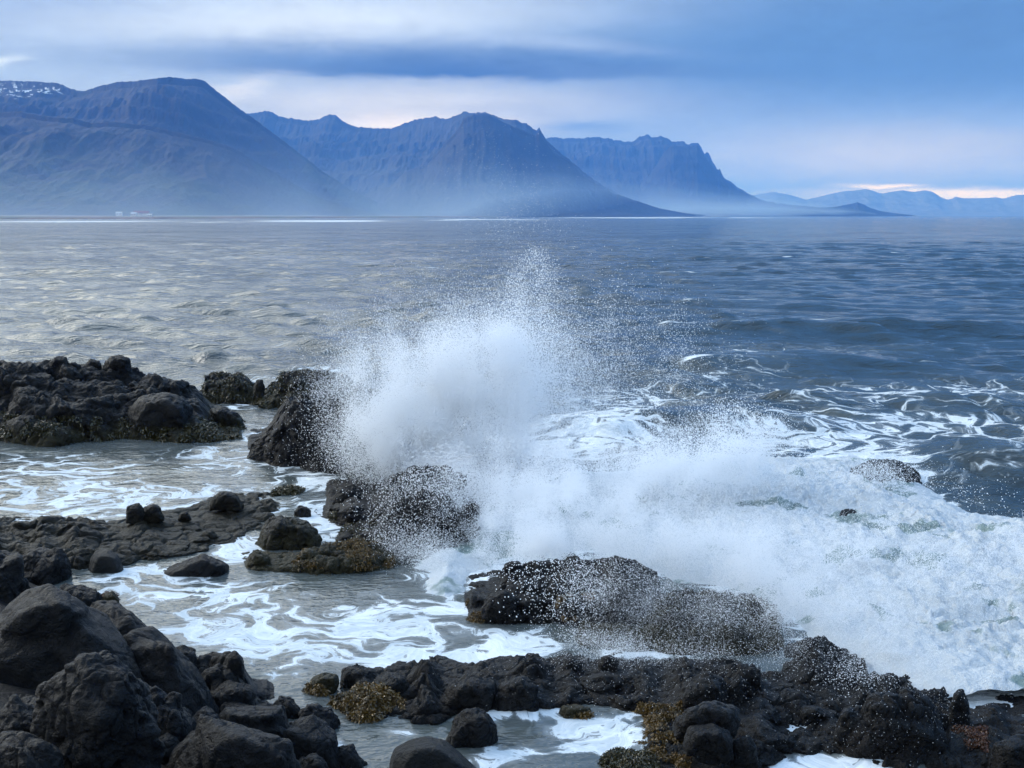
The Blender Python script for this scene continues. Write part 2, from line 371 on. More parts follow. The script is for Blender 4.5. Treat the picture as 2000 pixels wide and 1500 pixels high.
# ------------------------------------------------------------------ air
def volume(name, v, f, density, colour, aniso, label):
    me = bpy.data.meshes.new(name); me.from_pydata([tuple(map(float, q)) for q in v], [], [tuple(q) for q in f])
    bm = bmesh.new(); bm.from_mesh(me); bmesh.ops.recalc_face_normals(bm, faces=bm.faces); bm.to_mesh(me); bm.free()
    m, t, out = new_mat(name); n = t.n.new('ShaderNodeVolumePrincipled')
    n.inputs['Color'].default_value = tuple(colour) + (1,); n.inputs['Density'].default_value = density; n.inputs['Anisotropy'].default_value = aniso
    n.inputs['Absorption Color'].default_value = (0, 0, 0, 1) if False else (.5, .6, .8, 1)
    t.l.new(n.outputs[0], out.inputs['Volume']); m.cycles.homogeneous_volume = True
    o = link(name, me, m); tag(o, label, 'mist', kind='stuff'); return o
X, Y0, Y1, ZT = 17000, -700, 26000, 640
HV = [(-X, Y0, -3), (X, Y0, -3), (X, Y1, -3), (-X, Y1, -3), (-X, Y0, ZT), (X, Y0, ZT), (X, Y1, ZT), (-X, Y1, ZT)]
HF = [(0, 3, 2, 1), (4, 5, 6, 7), (0, 1, 5, 4), (1, 2, 6, 5), (2, 3, 7, 6), (3, 0, 4, 7)]
volume('haze', HV, HF, 1.1e-4, (.13, .38, 1.0), 0.0, 'thin blue haze filling the air over the sea')
# low bank of sea spray hanging along the far beach: deep at the foot, thinning upward
def spray_bank():
    us = np.linspace(-700, 1700, 60); d = np.interp(us, [-700, 0, 300, 600, 1000, 1500, 1700], [1500, 1750, 1950, 2400, 3900, 6000, 7300])
    hs = np.interp(us, [-700, 0, 600, 1000, 1500, 1700], [110, 140, 180, 210, 130, 20]) * (1 + 0.25 * fbm(np.stack([us * .006, us * 0, us * 0], 1), 3, .5, 5))
    ks = [0, .08, .2, .36, .55, .78, 1.0]; V = []
    for k in ks:
        V.append(np.stack([(us - 1000) / F * d, d * (0.985 - 0.02 * 0) + 60 * k, np.full(60, 1.0) + hs * k], 1))
    for k in ks[-2::-1]:
        L = d * 0.28 * (1 - k) ** 2.2
        V.append(np.stack([(us - 1000) / F * d, d * 0.985 + 60 * k + L + 2, np.full(60, 1.0) + hs * k], 1))
    n = len(V); V = np.concatenate(V); f = []
    for r in range(n):
        for c in range(59):
            f.append((r * 60 + c, r * 60 + c + 1, ((r + 1) % n) * 60 + c + 1, ((r + 1) % n) * 60 + c))
    f.append([r * 60 for r in range(n)]); f.append([r * 60 + 59 for r in range(n)][::-1])
    volume('shore_mist', V, f, 1.5e-3, (.62, .79, 1.0), 0.0, 'pale bank of sea spray hanging along the foot of the mountains')
spray_bank()

# ------------------------------------------------------------------ sea
WW = np.array([(800, 1165), (790, 1110), (850, 1060), (930, 1000), (1000, 960), (1080, 930), (1200, 925), (1330, 890), (1450, 890), (1540, 905), (1640, 888), (1780, 900), (1850, 965), (1930, 1015), (2400, 1060), (2400, 1430), (2000, 1412), (1860, 1405), (1780, 1380), (1700, 1352), (1640, 1318), (1550, 1255), (1500, 1200), (1440, 1165), (1330, 1140), (1250, 1120), (1150, 1085), (980, 1100), (930, 1150), (890, 1178)], float)
def poly_sd(poly, x, y):
    j = len(poly) - 1; ins = np.zeros(x.shape, bool); d = np.full(x.shape, 1e9)
    for i in range(len(poly)):
        a, b = poly[j], poly[i]; ab = b - a
        tt = np.clip(((x - a[0]) * ab[0] + (y - a[1]) * ab[1]) / (ab @ ab), 0, 1)
        d = np.minimum(d, np.hypot(x - a[0] - tt * ab[0], y - a[1] - tt * ab[1]))
        ins ^= ((b[1] > y) != (a[1] > y)) & (x < (a[0] - b[0]) * (y - b[1]) / (a[1] - b[1] + 1e-12) + b[0]); j = i
    return np.where(ins, d, -d)
WWw = on_water(WW[:, 0], WW[:, 1])[:, :2]
def zone(qx, qy, zs):
    s = np.zeros_like(qx)
    for (cx, cy, rx, ry, a) in zs:
        s = np.maximum(s, a * np.exp(-np.abs((qx - cx) / rx) ** 2.6 - np.abs((qy - cy) / ry) ** 2.6))
    return s
FOAM = [ # px, py, half sizes, density: where foam lies on the water in the photograph
    (250, 985, 420, 55, 0.75), (100, 930, 260, 60, 0.65), (480, 905, 230, 45, 0.58), (450, 850, 200, 25, 0.58), (600, 940, 110, 30, 0.73), (640, 1010, 90, 55, 0.87), (450, 1075, 110, 40, 0.79),
    (480, 790, 70, 16, 0.68), (250, 1120, 170, 26, 0.79), (400, 1160, 260, 40, 0.73), (520, 1240, 300, 80, 0.81), (760, 1235, 200, 90, 0.83), (860, 1290, 260, 45, 0.91),
    (1010, 1265, 120, 45, 0.86), (900, 1190, 90, 20, 0.85), (560, 1300, 90, 40, 0.58), (760, 1440, 80, 26, 0.68), (1000, 1395, 140, 18, 0.88), (1170, 1440, 140, 52, 0.88), (960, 1480, 170, 34, 0.75), (1260, 1400, 60, 30, 0.8),
    (1630, 1492, 190, 26, 0.97), (1230, 1275, 150, 22, 0.8), (690, 1330, 60, 14, 0.63), (640, 1470, 50, 34, 0.71), (1560, 1420, 90, 50, 0.8),
    (1500, 690, 330, 24, 0.46), (1400, 740, 220, 35, 0.5), (1700, 780, 420, 40, 0.60), (1750, 835, 420, 36, 0.68), (1600, 870, 300, 40, 0.72), (1900, 770, 200, 40, 0.6), (1930, 880, 220, 50, 0.66),
    (1250, 790, 220, 60, 0.62), (1150, 860, 200, 50, 0.85), (1500, 950, 420, 80, 0.8), (1000, 1120, 240, 60, 0.85), (1950, 930, 120, 30, 0.5),
    (470, 735, 130, 12, 0.56), (640, 725, 100, 12, 0.56), (800, 690, 180, 20, 0.32), (840, 610, 130, 8, 0.3), (1100, 600, 500, 60, 0.2), (900, 740, 300, 60, 0.5),
    (200, 434, 330, 3.5, 0.99), (640, 432, 200, 2.5, 0.97), (940, 430, 160, 3, 0.95), (1300, 425, 300, 2, 0.95)]
OPEN = [(-1)]
rs = [4.5]
while rs[-1] < 42000:
    r = rs[-1]; rs.append(r * (1.0062 if r < 260 else 1.012 if r < 1500 else 1.05))
rs = np.array(rs)
th = np.radians(np.concatenate([np.arange(-180, -32, 4.0), np.arange(-32, 32.01, 0.125), np.arange(36, 181, 4.0)]))
RR, TH = np.meshgrid(rs, th, indexing='ij')
SX, SY = (RR * np.sin(TH)).ravel(), (RR * np.cos(TH)).ravel()
space = np.maximum(np.gradient(rs)[:, None].repeat(len(th), 1).ravel(), RR.ravel() * np.radians(0.125))
base = np.stack([SX, SY, np.zeros_like(SX)], 1)
QX, QY = to_px(base)
ahead = SY > 3
# how open the water is: calm pools among the rocks, chop outside them
inner = np.maximum(sstep(19.5, 15.5, SY) * sstep(5.5, 3.5, SX), sstep(34, 26, SY) * sstep(-1.5, -4.0, SX))
openw = np.clip(1 - inner, 0, 1)
calm = 1 - 0.8 * np.where(SY < 40, sstep(-0.6, 0.6, poly_sd(WWw, SX, SY)), 0)
rg = np.random.default_rng(5)
patch = 0.50 + 0.85 * sstep(-.15, .5, fbm(np.stack([SX * .30, SY * .40, SX * 0], 1), 3, .6, 14))
Z = np.zeros_like(SX); CH = np.zeros((len(SX), 2))
for k in range(70):
    lam = 0.55 * (26 / 0.55) ** (k / 69.0)
    ang = math.radians(250 + rg.normal() * 34)      # travelling toward the shore
    kx, ky = math.cos(ang) * 2 * math.pi / lam, math.sin(ang) * 2 * math.pi / lam
    amp = 0.0135 * lam ** 0.82 * (1.5 if lam < 2.2 else 0.8 if lam < 6 else 0.2) * (0.6 + 0.8 * rg.random())
    fade = np.clip(lam / (2.6 * space) - 0.6, 0, 1)
    pool = calm * np.where(lam < 1.6, 0.30 + 0.70 * openw, 0.05 + 0.95 * openw)
    ph = kx * SX + ky * SY + rg.random() * 6.283
    a = amp * fade * pool * (patch if lam < 7 else 1)
    Z += a * np.sin(ph); CH[:, 0] += -a * math.cos(ang) * np.cos(ph) * 0.9; CH[:, 1] += -a * math.sin(ang) * np.cos(ph) * 0.9
gust = 0.75 + 0.7 * fbm(np.stack([SX * .05, SY * .035, SX * 0], 1), 3, .5, 12)
gust = np.clip(gust, 0.3, 1.5); Z *= gust; CH *= gust[:, None]
# swells about to break
def ridge(cx, cy, half, width, h, tilt=0.0, curve=0.0):
    c, s = math.cos(tilt), math.sin(tilt); u = (SX - cx) * c + (SY - cy) * s; v = -(SX - cx) * s + (SY - cy) * c
    v = v - curve * u * u
    v = np.where(v < 0, v / width, v / (width * 1.9))
    return h * np.exp(-np.abs(u / half) ** 3) * np.exp(-v * v)
Z += ridge(11.6, 23.2, 5.4, 0.9, 0.5, -0.10)
Z += ridge(4.0, 28.3, 3.6, 1.1, 0.55, 0.05, 0.04)
Z += ridge(10.5, 32.0, 5.0, 1.2, 0.42, -0.05)
Z += ridge(8.0, 41.0, 6.0, 1.5, 0.36, 0.03)
Z += ridge(-2.0, 46.0, 7.0, 1.6, 0.32, -0.04)
Z += ridge(16.0, 55.0, 9.0, 1.8, 0.40, 0.04)
V = np.stack([SX + CH[:, 0], SY + CH[:, 1], Z], 1)
foam = np.where(ahead, zone(QX, QY, FOAM), 0)
pw = np.stack([SX * .22, SY * .16, SX * 0], 1)
foam = np.clip(foam + 0.10 * fbm(pw, 3, .5, 21) * (foam > 0.02), 0, 1)
foam = np.maximum(foam, 0.95 * (1 - calm) / 0.8)
foam = np.maximum(foam, np.where(openw > .5, 0.02 + 0.12 * np.clip(Z, 0, 1), 0))
shallow_sheen = np.clip(np.maximum(inner * 1.0 + 0.75 * foam, 0.6 * sstep(6, -28, SX - 0.05 * SY) * sstep(420, 60, SY)), 0, 1)  # silty shallows; left sea also lightened in colour to imitate bright sky reflection
farw = SY > 700
foam = np.where(farw, foam * sstep(-.4, .1, fbm(np.stack([SX * .006, SY * .002, SX * 0], 1), 4, .6, 90)), foam)
me = mesh_np('sea', V, grid_faces(len(rs), len(th), True))
fattr(me, 'foam', foam); fattr(me, 'shallow', shallow_sheen); fattr(me, 'open', openw)
q = np.stack([SX, SY, SX * 0], 1); near = SY < 400
q = np.where(near[:, None], q, 0)
warp = [2.0 * fbm(q * .55, 3, .5, 50 + i) + 0.5 * fbm(q * 1.9, 3, .55, 60 + i) for i in (0, 1)]
drift = np.stack([(SX + warp[0]) * .72, SY + warp[1], SX * 0], 1)
a = me.attributes.new('drift', 'FLOAT_VECTOR', 'POINT'); a.data.foreach_set('vector', drift.astype(np.float32).ravel())
m, t, out = new_mat('sea_water'); P = t.pos(); px_, py_, pz_ = t.sep(P); t.dim = '2D'
flat = t.comb(px_, py_, 0.0)
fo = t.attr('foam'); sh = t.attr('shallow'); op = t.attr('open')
# foam: cells of open water rimmed by froth, dragged about by the swirl
wp = t.attr('drift', True, True)
d1 = t.voro(wp, 1.05, 'DISTANCE_TO_EDGE'); d2 = t.voro(t.vm('ADD', wp, (3.3, 1.7, 0)), 2.9, 'DISTANCE_TO_EDGE')
fine = t.noise(wp, 9.0, 5, 0.65); mid = t.noise(wp, 1.6, 4, 0.6)
d = t.m('ADD', d1, t.m('MULTIPLY', t.m('SUBTRACT', d2, 0.12), 0.6))
d = t.m('ADD', d, t.m('MULTIPLY', t.m('SUBTRACT', mid, 0.5), 0.55)); d = t.m('ADD', d, t.m('MULTIPLY', t.m('SUBTRACT', fine, 0.5), 0.24))
thr = t.m('SUBTRACT', t.m('MULTIPLY', fo, 0.97), 0.46)
lace = t.m('ADD', t.m('SUBTRACT', thr, d), t.m('MULTIPLY', t.m('SUBTRACT', t.noise(wp, 26.0, 4, 0.75), 0.5), 0.34))
cov = t.sm(lace, -0.05, 0.07)
hole = t.m('MAXIMUM', t.sm(t.voro(wp, 5.3, 'F1'), 0.07, 0.13), t.sm(mid, .52, .60))
cov = t.m('MULTIPLY', cov, t.m('ADD', t.m('MULTIPLY', hole, 0.6), 0.4))
film = t.m('MULTIPLY', t.sm(t.m('SUBTRACT', thr, d), -0.22, 0.02), 0.22)
# streaks of old foam and small white crests on the open sea
st = t.noise(t.vm('MULTIPLY', flat, (0.16, 0.55, 1)), 1.0, 6, 0.62, 0.5)
crest = t.m('MULTIPLY', t.m('MULTIPLY', t.sm(st, 0.64, 0.72), op), t.sm(pz_, 0.02, 0.25))
cov = t.m('MAXIMUM', t.m('MAXIMUM', cov, film), crest)
water_c = t.mix(sh, (.006, .018, .027), (.095, .104, .100))  # pale silty tint, on the left also carrying the painted sky sheen
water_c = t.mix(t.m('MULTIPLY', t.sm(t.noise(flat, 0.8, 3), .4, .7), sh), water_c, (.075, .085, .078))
foam_c = t.mix(t.sm(t.m('ADD', t.m('MULTIPLY', mid, .6), t.m('MULTIPLY', fine, .5)), .35, .75), (.52, .56, .57), (.84, .85, .84))
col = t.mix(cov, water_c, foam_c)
rip1 = t.noise(t.vm('MULTIPLY', flat, (0.5, 1.1, 1)), 1.5, 4, 0.62)
rip2 = t.noise(t.vm('MULTIPLY', flat, (0.8, 1.2, 1)), 9.0, 2, 0.6)
rip3 = t.noise(t.vm('MULTIPLY', flat, (0.6, 1.2, 1)), 0.33, 4, 0.62)
far = t.m('MULTIPLY', t.sm(py_, 35, 140), t.sm(t.noise(t.vm('MULTIPLY', flat, (.5, 1, 1)), 0.05, 3, .6), .35, .7, .35, 1.5))
h = t.m('ADD', t.m('MULTIPLY', rip1, t.m('ADD', 0.045, t.m('MULTIPLY', op, t.sm(t.noise(flat, 0.16, 3, .6), .40, .68, .05, .24)))), t.m('MULTIPLY', rip2, t.m('ADD', 0.010, t.m('MULTIPLY', op, 0.008))))
h = t.m('ADD', h, t.m('MULTIPLY', t.m('MULTIPLY', rip3, far), 0.7))
rough = t.m('ADD', 0.10, t.m('MULTIPLY', cov, 0.6))
b = principled(t, out, Base_Color=col, Roughness=rough, IOR=1.33, Normal=t.bump(h, 1.0, 1.0))
t.put(b.inputs['Specular IOR Level'], t.m('SUBTRACT', 0.5, t.m('MULTIPLY', cov, 0.3)))
M_SEA = m
tag(link('sea', me, m), kind='structure')

# ------------------------------------------------------------------ rock
def rock_material(name, dark, light, brown, rough, pit, weed=0.0):
    m, t, out = new_mat(name); P = t.pos(); x, y, z = t.sep(P)
    n1 = t.noise(P, 1.7, 4, 0.6); n2 = t.noise(P, 14.0, 5, 0.7); n3 = t.noise(P, 60.0, 3, 0.7)
    c = t.mix(t.sm(n2, .36, .68), dark, light)
    c = t.mix(t.m('MULTIPLY', t.sm(n1, .50, .66), 0.45), c, brown)
    if weed:
        wz = t.m('ADD', z, t.m('MULTIPLY', t.m('SUBTRACT', n1, .5), 0.9))
        c = t.mix(t.m('MULTIPLY', t.sm(wz, 0.50, 0.12), weed), c, t.mix(n2, (.016, .014, .006), (.050, .040, .012)))
    vo = t.voro(P, 26.0, 'F1')
    h = t.m('ADD', t.m('MULTIPLY', n2, 0.11), t.m('MULTIPLY', n3, 0.028))
    h = t.m('ADD', h, t.m('MULTIPLY', t.sm(vo, 0.05, 0.32), pit * 0.03))
    r = t.m('ADD', rough, t.m('MULTIPLY', t.m('SUBTRACT', n2, 0.5), 0.5))
    principled(t, out, Base_Color=c, Roughness=r, Specular_IOR_Level=0.28, Normal=t.bump(h, 0.9, 1.0))
    return m
M_ROCK = rock_material('wet_basalt', (0.0019, 0.0017, 0.0019), (0.0120, 0.0102, 0.0096), (0.0129, 0.0083, 0.0060), 0.46, 1.0)
M_WEEDY = rock_material('weedy_basalt', (0.0019, 0.0017, 0.0016), (0.0111, 0.0092, 0.0078), (0.0120, 0.0083, 0.0050), 0.46, 1.0, 0.9)
M_SHELF = rock_material('shelf_basalt', (0.0037, 0.0032, 0.0032), (0.0157, 0.0134, 0.0129), (0.0138, 0.0096, 0.0073), 0.50, 0.6, 0.4)
M_BOULD = rock_material('boulder_basalt', (0.0042, 0.0039, 0.0042), (0.0092, 0.0083, 0.0088), (0.0092, 0.0069, 0.0055), 0.46, 0.5)
M_SMOOTH = rock_material('worn_grey_stone', (0.0092, 0.0092, 0.0092), (0.0157, 0.0152, 0.0143), (0.0138, 0.0125, 0.0102), 0.50, 0.15)
def seaweed_mat(name, a, b):
    m, t, out = new_mat(name); P = t.pos()
    c = t.mix(t.sm(t.noise(P, 30, 3), .35, .65), a, b); c = t.mix(t.m('MULTIPLY', t.sm(t.noise(P, 5, 3), .5, .7), .8), c, (.03, .022, .008))
    principled(t, out, Base_Color=c, Roughness=0.35); return m
M_GOLD = seaweed_mat('golden_seaweed', (.15, .085, .016), (.085, .048, .012))
M_OLIVE = seaweed_mat('olive_seaweed', (.055, .045, .012), (.030, .024, .008))
M_RUST = seaweed_mat('rust_seaweed', (.11, .040, .016), (.06, .024, .010))

def hull_points(pts_list):
    V, Fc, off = [], [], 0
    for pts in pts_list:
        bm = bmesh.new()
        for p in pts: bm.verts.new(p)
        r = bmesh.ops.convex_hull(bm, input=bm.verts)
        drop = {g for g in r['geom_interior'] + r['geom_unused'] if isinstance(g, bmesh.types.BMVert)}
        for v in drop: bm.verts.remove(v)
        bmesh.ops.triangulate(bm, faces=bm.faces)
        bm.verts.index_update()
        V += [tuple(v.co) for v in bm.verts]; Fc += [tuple(v.index + off for v in f.verts) for f in bm.faces]; off = len(V)
        bm.free()
    return V, Fc
def remesh(V, Fc, voxel):
    me = bpy.data.meshes.new('tmp'); me.from_pydata(V, [], Fc); o = bpy.data.objects.new('tmp', me); COL.objects.link(o)
    md = o.modifiers.new('r', 'REMESH'); md.mode = 'VOXEL'; md.voxel_size = voxel
    dg = bpy.context.evaluated_depsgraph_get(); ev = o.evaluated_get(dg); m2 = ev.to_mesh()
    v = np.empty(len(m2.vertices) * 3, np.float32); m2.vertices.foreach_get('co', v)
    li = np.empty(len(m2.loops), np.int32); m2.loops.foreach_get('vertex_index', li)
    v = v.reshape(-1, 3); f = li.reshape(-1, 4)
    ev.to_mesh_clear(); bpy.data.objects.remove(o); bpy.data.meshes.remove(me)
    return v.copy(), f.copy()
def smooth(v, f, n, k=0.6):
    e = np.concatenate([f[:, [0, 1]], f[:, [1, 2]], f[:, [2, 3]], f[:, [3, 0]]]); a = np.concatenate([e[:, 0], e[:, 1]]); b = np.concatenate([e[:, 1], e[:, 0]])
    cnt = np.maximum(np.bincount(a, minlength=len(v)), 1)[:, None]
    for _ in range(n):
        s = np.stack([np.bincount(a, v[b, i], len(v)) for i in range(3)], 1) / cnt
        v = v + (s - v) * k
    return v.astype(np.float32)
def normals(v, f):
    fn = np.cross(v[f[:, 2]] - v[f[:, 0]], v[f[:, 3]] - v[f[:, 1]])
    n = np.stack([np.bincount(f.ravel(), np.repeat(fn[:, i], 4), len(v)) for i in range(3)], 1)
    return n / np.maximum(np.linalg.norm(n, axis=1), 1e-9)[:, None]
def weather(v, f, seed, size, lump=0.12, crack=0.05, pit=0.02, fine=0.012, layer=0.0):
    """size: metres across which the form varies; the rest are depths in metres"""
    n = normals(v, f); p = v / size
    pw = p + 0.35 * np.stack([fbm(p * 1.3, 2, .5, seed + k) for k in (1, 2, 3)], 1)
    d = lump * fbm(pw * 1.5, 4, 0.5, seed)
    if crack:
        f1, f2 = worley(pw * 2.1, seed); d -= crack * np.exp(-((f2 - f1) / 0.07) ** 2)
    if pit:
        b = fbm(v * 2.6, 5, .6, seed + 5, 'ridge'); d += pit * b * 1.5
        c = fbm(v * 5.5, 3, .55, seed + 8); d -= pit * 2.2 * sstep(0.22, 0.5, c)
    if layer: d += layer * np.sin(v[:, 2] * 22 + 3 * fbm(p, 3, .5, seed + 6))
    d += fine * fbm(v * 17, 3, .6, seed + 7)
    return (v + n * d[:, None]).astype(np.float32)
def rock_mesh(name, hulls, voxel, seed, size, sm=3, **kw):
    v, f = remesh(*hull_points(hulls), voxel); v = smooth(v, f, sm); v = weather(v, f, seed, size, **kw)
    return mesh_np(name, v, f)
def blob_pts(rg, c, r, n=16, base=None, jit=0.18):
    d = rg.normal(size=(n, 3)); d /= np.linalg.norm(d, axis=1)[:, None]; d[:, 2] = np.where(d[:, 2] < -0.2, -d[:, 2], d[:, 2]) if base is not None else d[:, 2]
    p = c + d * r * (1 + jit * rg.normal(size=(n, 1)).clip(-1.5, 1.0))
    if base is not None:
        a = rg.random(8) * 6.28; q = np.stack([c[0] + np.cos(a) * r[0] * 1.08, c[1] + np.sin(a) * r[1] * 1.08, np.full(8, base)], 1); p = np.concatenate([p, q])
    return p
def poly_hull(rg, poly, D, depth, z0=None, lean=0.35, jit=0.03):
    """outline seen from the water side, given real depth: narrower toward front and back, sloping toward the top"""
    poly = np.array(poly, float); c = poly.mean(0); out = []
    for dd, sc in ((-0.5, .62), (-0.28, .88), (0, 1), (0.25, .9), (0.5, .6)):
        q = c + (poly - c) * sc; q[:, 1] += 0
        p = at(q[:, 0], q[:, 1], D + dd * depth)
        top = p[:, 2].max(); bot = p[:, 2].min()
        if dd < 0: p[:, 2] -= lean * (-dd) * (p[:, 2] - bot)
        out.append(p)
    mid = out[2].copy(); h = mid[:, 2].max() - mid[:, 2].min()
    low = out[2][out[2][:, 2] < np.median(out[2][:, 2])].copy()
    for s in (-.3, .3):
        q = low.copy(); q[:, 1] += s * depth; q[:, 2] = (z0 if z0 is not None else q[:, 2] - 0.35 * h); out.append(q)
    P = np.concatenate(out); return P + rg.normal(size=P.shape) * jit * h

# ground of the near bank
WL = on_water(np.array([-900, -300, 60, 150, 205, 320, 430, 500, 545, 660, 690, 760, 900, 1200, 1700, 2400, 3400.]), np.array([1050, 1085, 1118, 1150, 1205, 1290, 1300, 1360, 1392, 1440, 1520, 1570, 1620, 1660, 1680, 1680, 1640.]))[:, :2]
bank_poly = np.concatenate([WL, [[40, -30], [-60, -30]]])
def bank_z(x, y):
    x = np.asarray(x, float); y = np.asarray(y, float); q = np.stack([x, y], -1)
    a, b = WL[:-1], WL[1:]; ab = b - a
    tt = np.clip(((q[..., None, :] - a) * ab).sum(-1) / (ab ** 2).sum(-1), 0, 1)
    d = np.sqrt(((q[..., None, :] - a - tt[..., None] * ab) ** 2).sum(-1)).min(-1)
    ins = np.zeros(x.shape, bool); j = len(bank_poly) - 1
    for i in range(len(bank_poly)):
        xi, yi = bank_poly[i]; xj, yj = bank_poly[j]
        ins ^= ((yi > y) != (yj > y)) & (x < (xj - xi) * (y - yi) / (yj - yi + 1e-12) + xi); j = i
    z = np.where(ins, 0.50 * d / (1 + 0.10 * d) - 0.12, -0.12 - 0.5 * d)
    return np.clip(z, -1.2, 3.2)
def on_bank(px, py):
    dx, dy, dz = [float(k) for k in ray(px, py)]
    ts = np.linspace(3, 30, 3000); x, y, z = dx * ts, dy * ts, CAM_H + dz * ts
    h = np.maximum(bank_z(x, y), -0.05); i = np.argmax(z < h)
    return float(y[i])
gx, gy = np.meshgrid(np.arange(-30, 25, .16), np.arange(-12, 26, .16)); bz = bank_z(gx, gy)
gv = np.stack([gx.ravel(), gy.ravel(), bz.ravel()], 1); gv[:, 2] += 0.16 * fbm(gv * .9, 4, .55, 77) + 0.10 * fbm(gv * 2.5, 3, .5, 78, 'billow')
tag(link('shore', mesh_np('shore', gv, grid_faces(*gx.shape)), M_BOULD), kind='structure')

# ---- boulders of the near bank: (outline in the photo, material, roughness class, depth factor, label)
def octo(x0, y0, x1, y1, flat=0.55):
    w, h = x1 - x0, y1 - y0
    return [(x0, y0 + h * .5), (x0 + w * .12, y0 + h * .18), (x0 + w * .36, y0 + h * .02), (x0 + w * .62, y0), (x0 + w * .88, y0 + h * .2), (x1, y0 + h * .55), (x1 - w * .06, y1), (x0 + w * .05, y1)]
SMOOTHK = dict(lump=.04, crack=.018, pit=.012, fine=.006)
ROUGHK = dict(lump=.09, crack=.03, pit=.034, fine=.016)
PILE = [
    ([(-60, 1110), (0, 1082), (28, 1090), (40, 1130), (36, 1185), (-60, 1190)], 'r', 0.9, 'dark boulder with a pale upright face at the far corner of the near rock pile'),
    ([(40, 1140), (44, 1090), (66, 1076), (112, 1080), (130, 1092), (130, 1135), (118, 1150), (44, 1156)], 'r', 1.0, 'blocky dark boulder standing proud at the far end of the near rock pile'),
    ([(128, 1190), (132, 1148), (160, 1150), (188, 1158), (193, 1175), (190, 1195)], 'r', 0.9, 'small dark rough boulder behind the great cracked slab, beside the foamy channel'),
    ([(150, 1290), (170, 1196), (235, 1192), (252, 1204), (275, 1232), (298, 1268), (300, 1300)], 's', 0.9, 'dark slab sloping to the water behind the great cracked slab'),
    ([[(-30, 1240), (10, 1195), (45, 1158), (100, 1148), (132, 1153), (168, 1190), (140, 1222), (60, 1232)], [(-30, 1400), (-30, 1225), (60, 1212), (128, 1206), (146, 1262), (150, 1395)], [(128, 1168), (182, 1198), (235, 1262), (262, 1320), (275, 1390), (160, 1400), (146, 1262)]], 's', 0.75, 'great cracked slab with broad flat faces, largest rock of the near pile'),
    ([(236, 1262), (250, 1245), (285, 1250), (330, 1292), (372, 1336), (398, 1366), (400, 1392), (375, 1408), (330, 1390), (260, 1330)], 's', 0.9, 'long smooth slab lying diagonally beside the great cracked slab'),
    (octo(297, 1340, 333, 1368), 'r', 1.0, 'small dark stone wedged between the diagonal slab and the great lobed boulder'),
    (octo(372, 1388, 426, 1436), 'r', 1.0, 'small rough stone wedged below the tip of the diagonal slab'),
    ([(428, 1395), (440, 1376), (452, 1371), (490, 1384), (526, 1402), (528, 1414), (440, 1412)], 's', 0.9, 'flat topped smooth stone at the foot of the lumpy rock'),
    ([(528, 1400), (545, 1365), (558, 1360), (568, 1366), (580, 1390), (593, 1408), (590, 1418), (530, 1418)], 'r', 0.9, 'dark pointed stone rising at the water edge of the near pile'),
    ([(586, 1392), (606, 1378), (640, 1392), (656, 1412), (660, 1438), (600, 1425)], 'r', 0.9, 'low dark stone leaning behind the flat topped block at the water edge'),
    ([(430, 1425), (436, 1408), (470, 1404), (520, 1402), (560, 1408), (570, 1430), (540, 1452), (440, 1446)], 's', 0.9, 'smooth low stone beside the flat topped block'),
    ([(520, 1440), (545, 1416), (600, 1414), (640, 1418), (650, 1440), (654, 1472), (640, 1486), (560, 1492), (525, 1480)], 's', 0.95, 'smooth flat topped block with a rounded end beside the water'),
    ([(384, 1440), (400, 1430), (440, 1434), (480, 1448), (478, 1462), (400, 1462)], 's', 0.9, 'narrow pale edged stone between smooth low stone and the broad front slab'),
    ([(340, 1500), (352, 1455), (375, 1440), (410, 1442), (450, 1462), (510, 1452), (545, 1478), (575, 1505), (570, 1560), (345, 1560)], 's', 0.8, 'broad dark front slab with a creased top in the near pile'),
    (octo(-20, 1386, 72, 1460), 'r', 1.0, 'rough dark stone below the foot of the great cracked slab'),
    (octo(18, 1370, 106, 1424), 'r', 1.0, 'dark stone tucked directly under the great cracked slab'),
    (octo(70, 1410, 132, 1456), 'r', 1.0, 'small rounded stone beside the great lobed boulder'),
    (octo(-40, 1440, 112, 1560), 'r', 0.9, 'broad pitted grey boulder beside the great lobed boulder, lowest of its side'),
    ([(105, 1440), (112, 1360), (140, 1330), (190, 1316), (225, 1322), (262, 1330), (272, 1380), (278, 1470), (260, 1560), (110, 1560)], 'R', 0.8, 'great lobed pitted boulder with a puddle on top, in the near pile'),
    ([(255, 1360), (275, 1345), (320, 1358), (352, 1378), (363, 1408), (352, 1440), (320, 1466), (270, 1480)], 'R', 0.9, 'rounded pitted boulder leaning against the great lobed boulder'),
    (octo(222, 1480, 310, 1550), 'r', 1.0, 'dark stone at the foot of the great lobed boulder'),
    (octo(310, 1440, 352, 1500), 'r', 1.0, 'dark stone in the gap between the lobed boulder and the broad front slab'),
    (octo(640, 1464, 702, 1515), 'r', 0.9, 'small dark stone in the swash beyond the smooth flat topped block'),
    (octo(575, 1488, 640, 1540), 'r', 0.9, 'dark stone in front of the smooth flat topped block'),
]
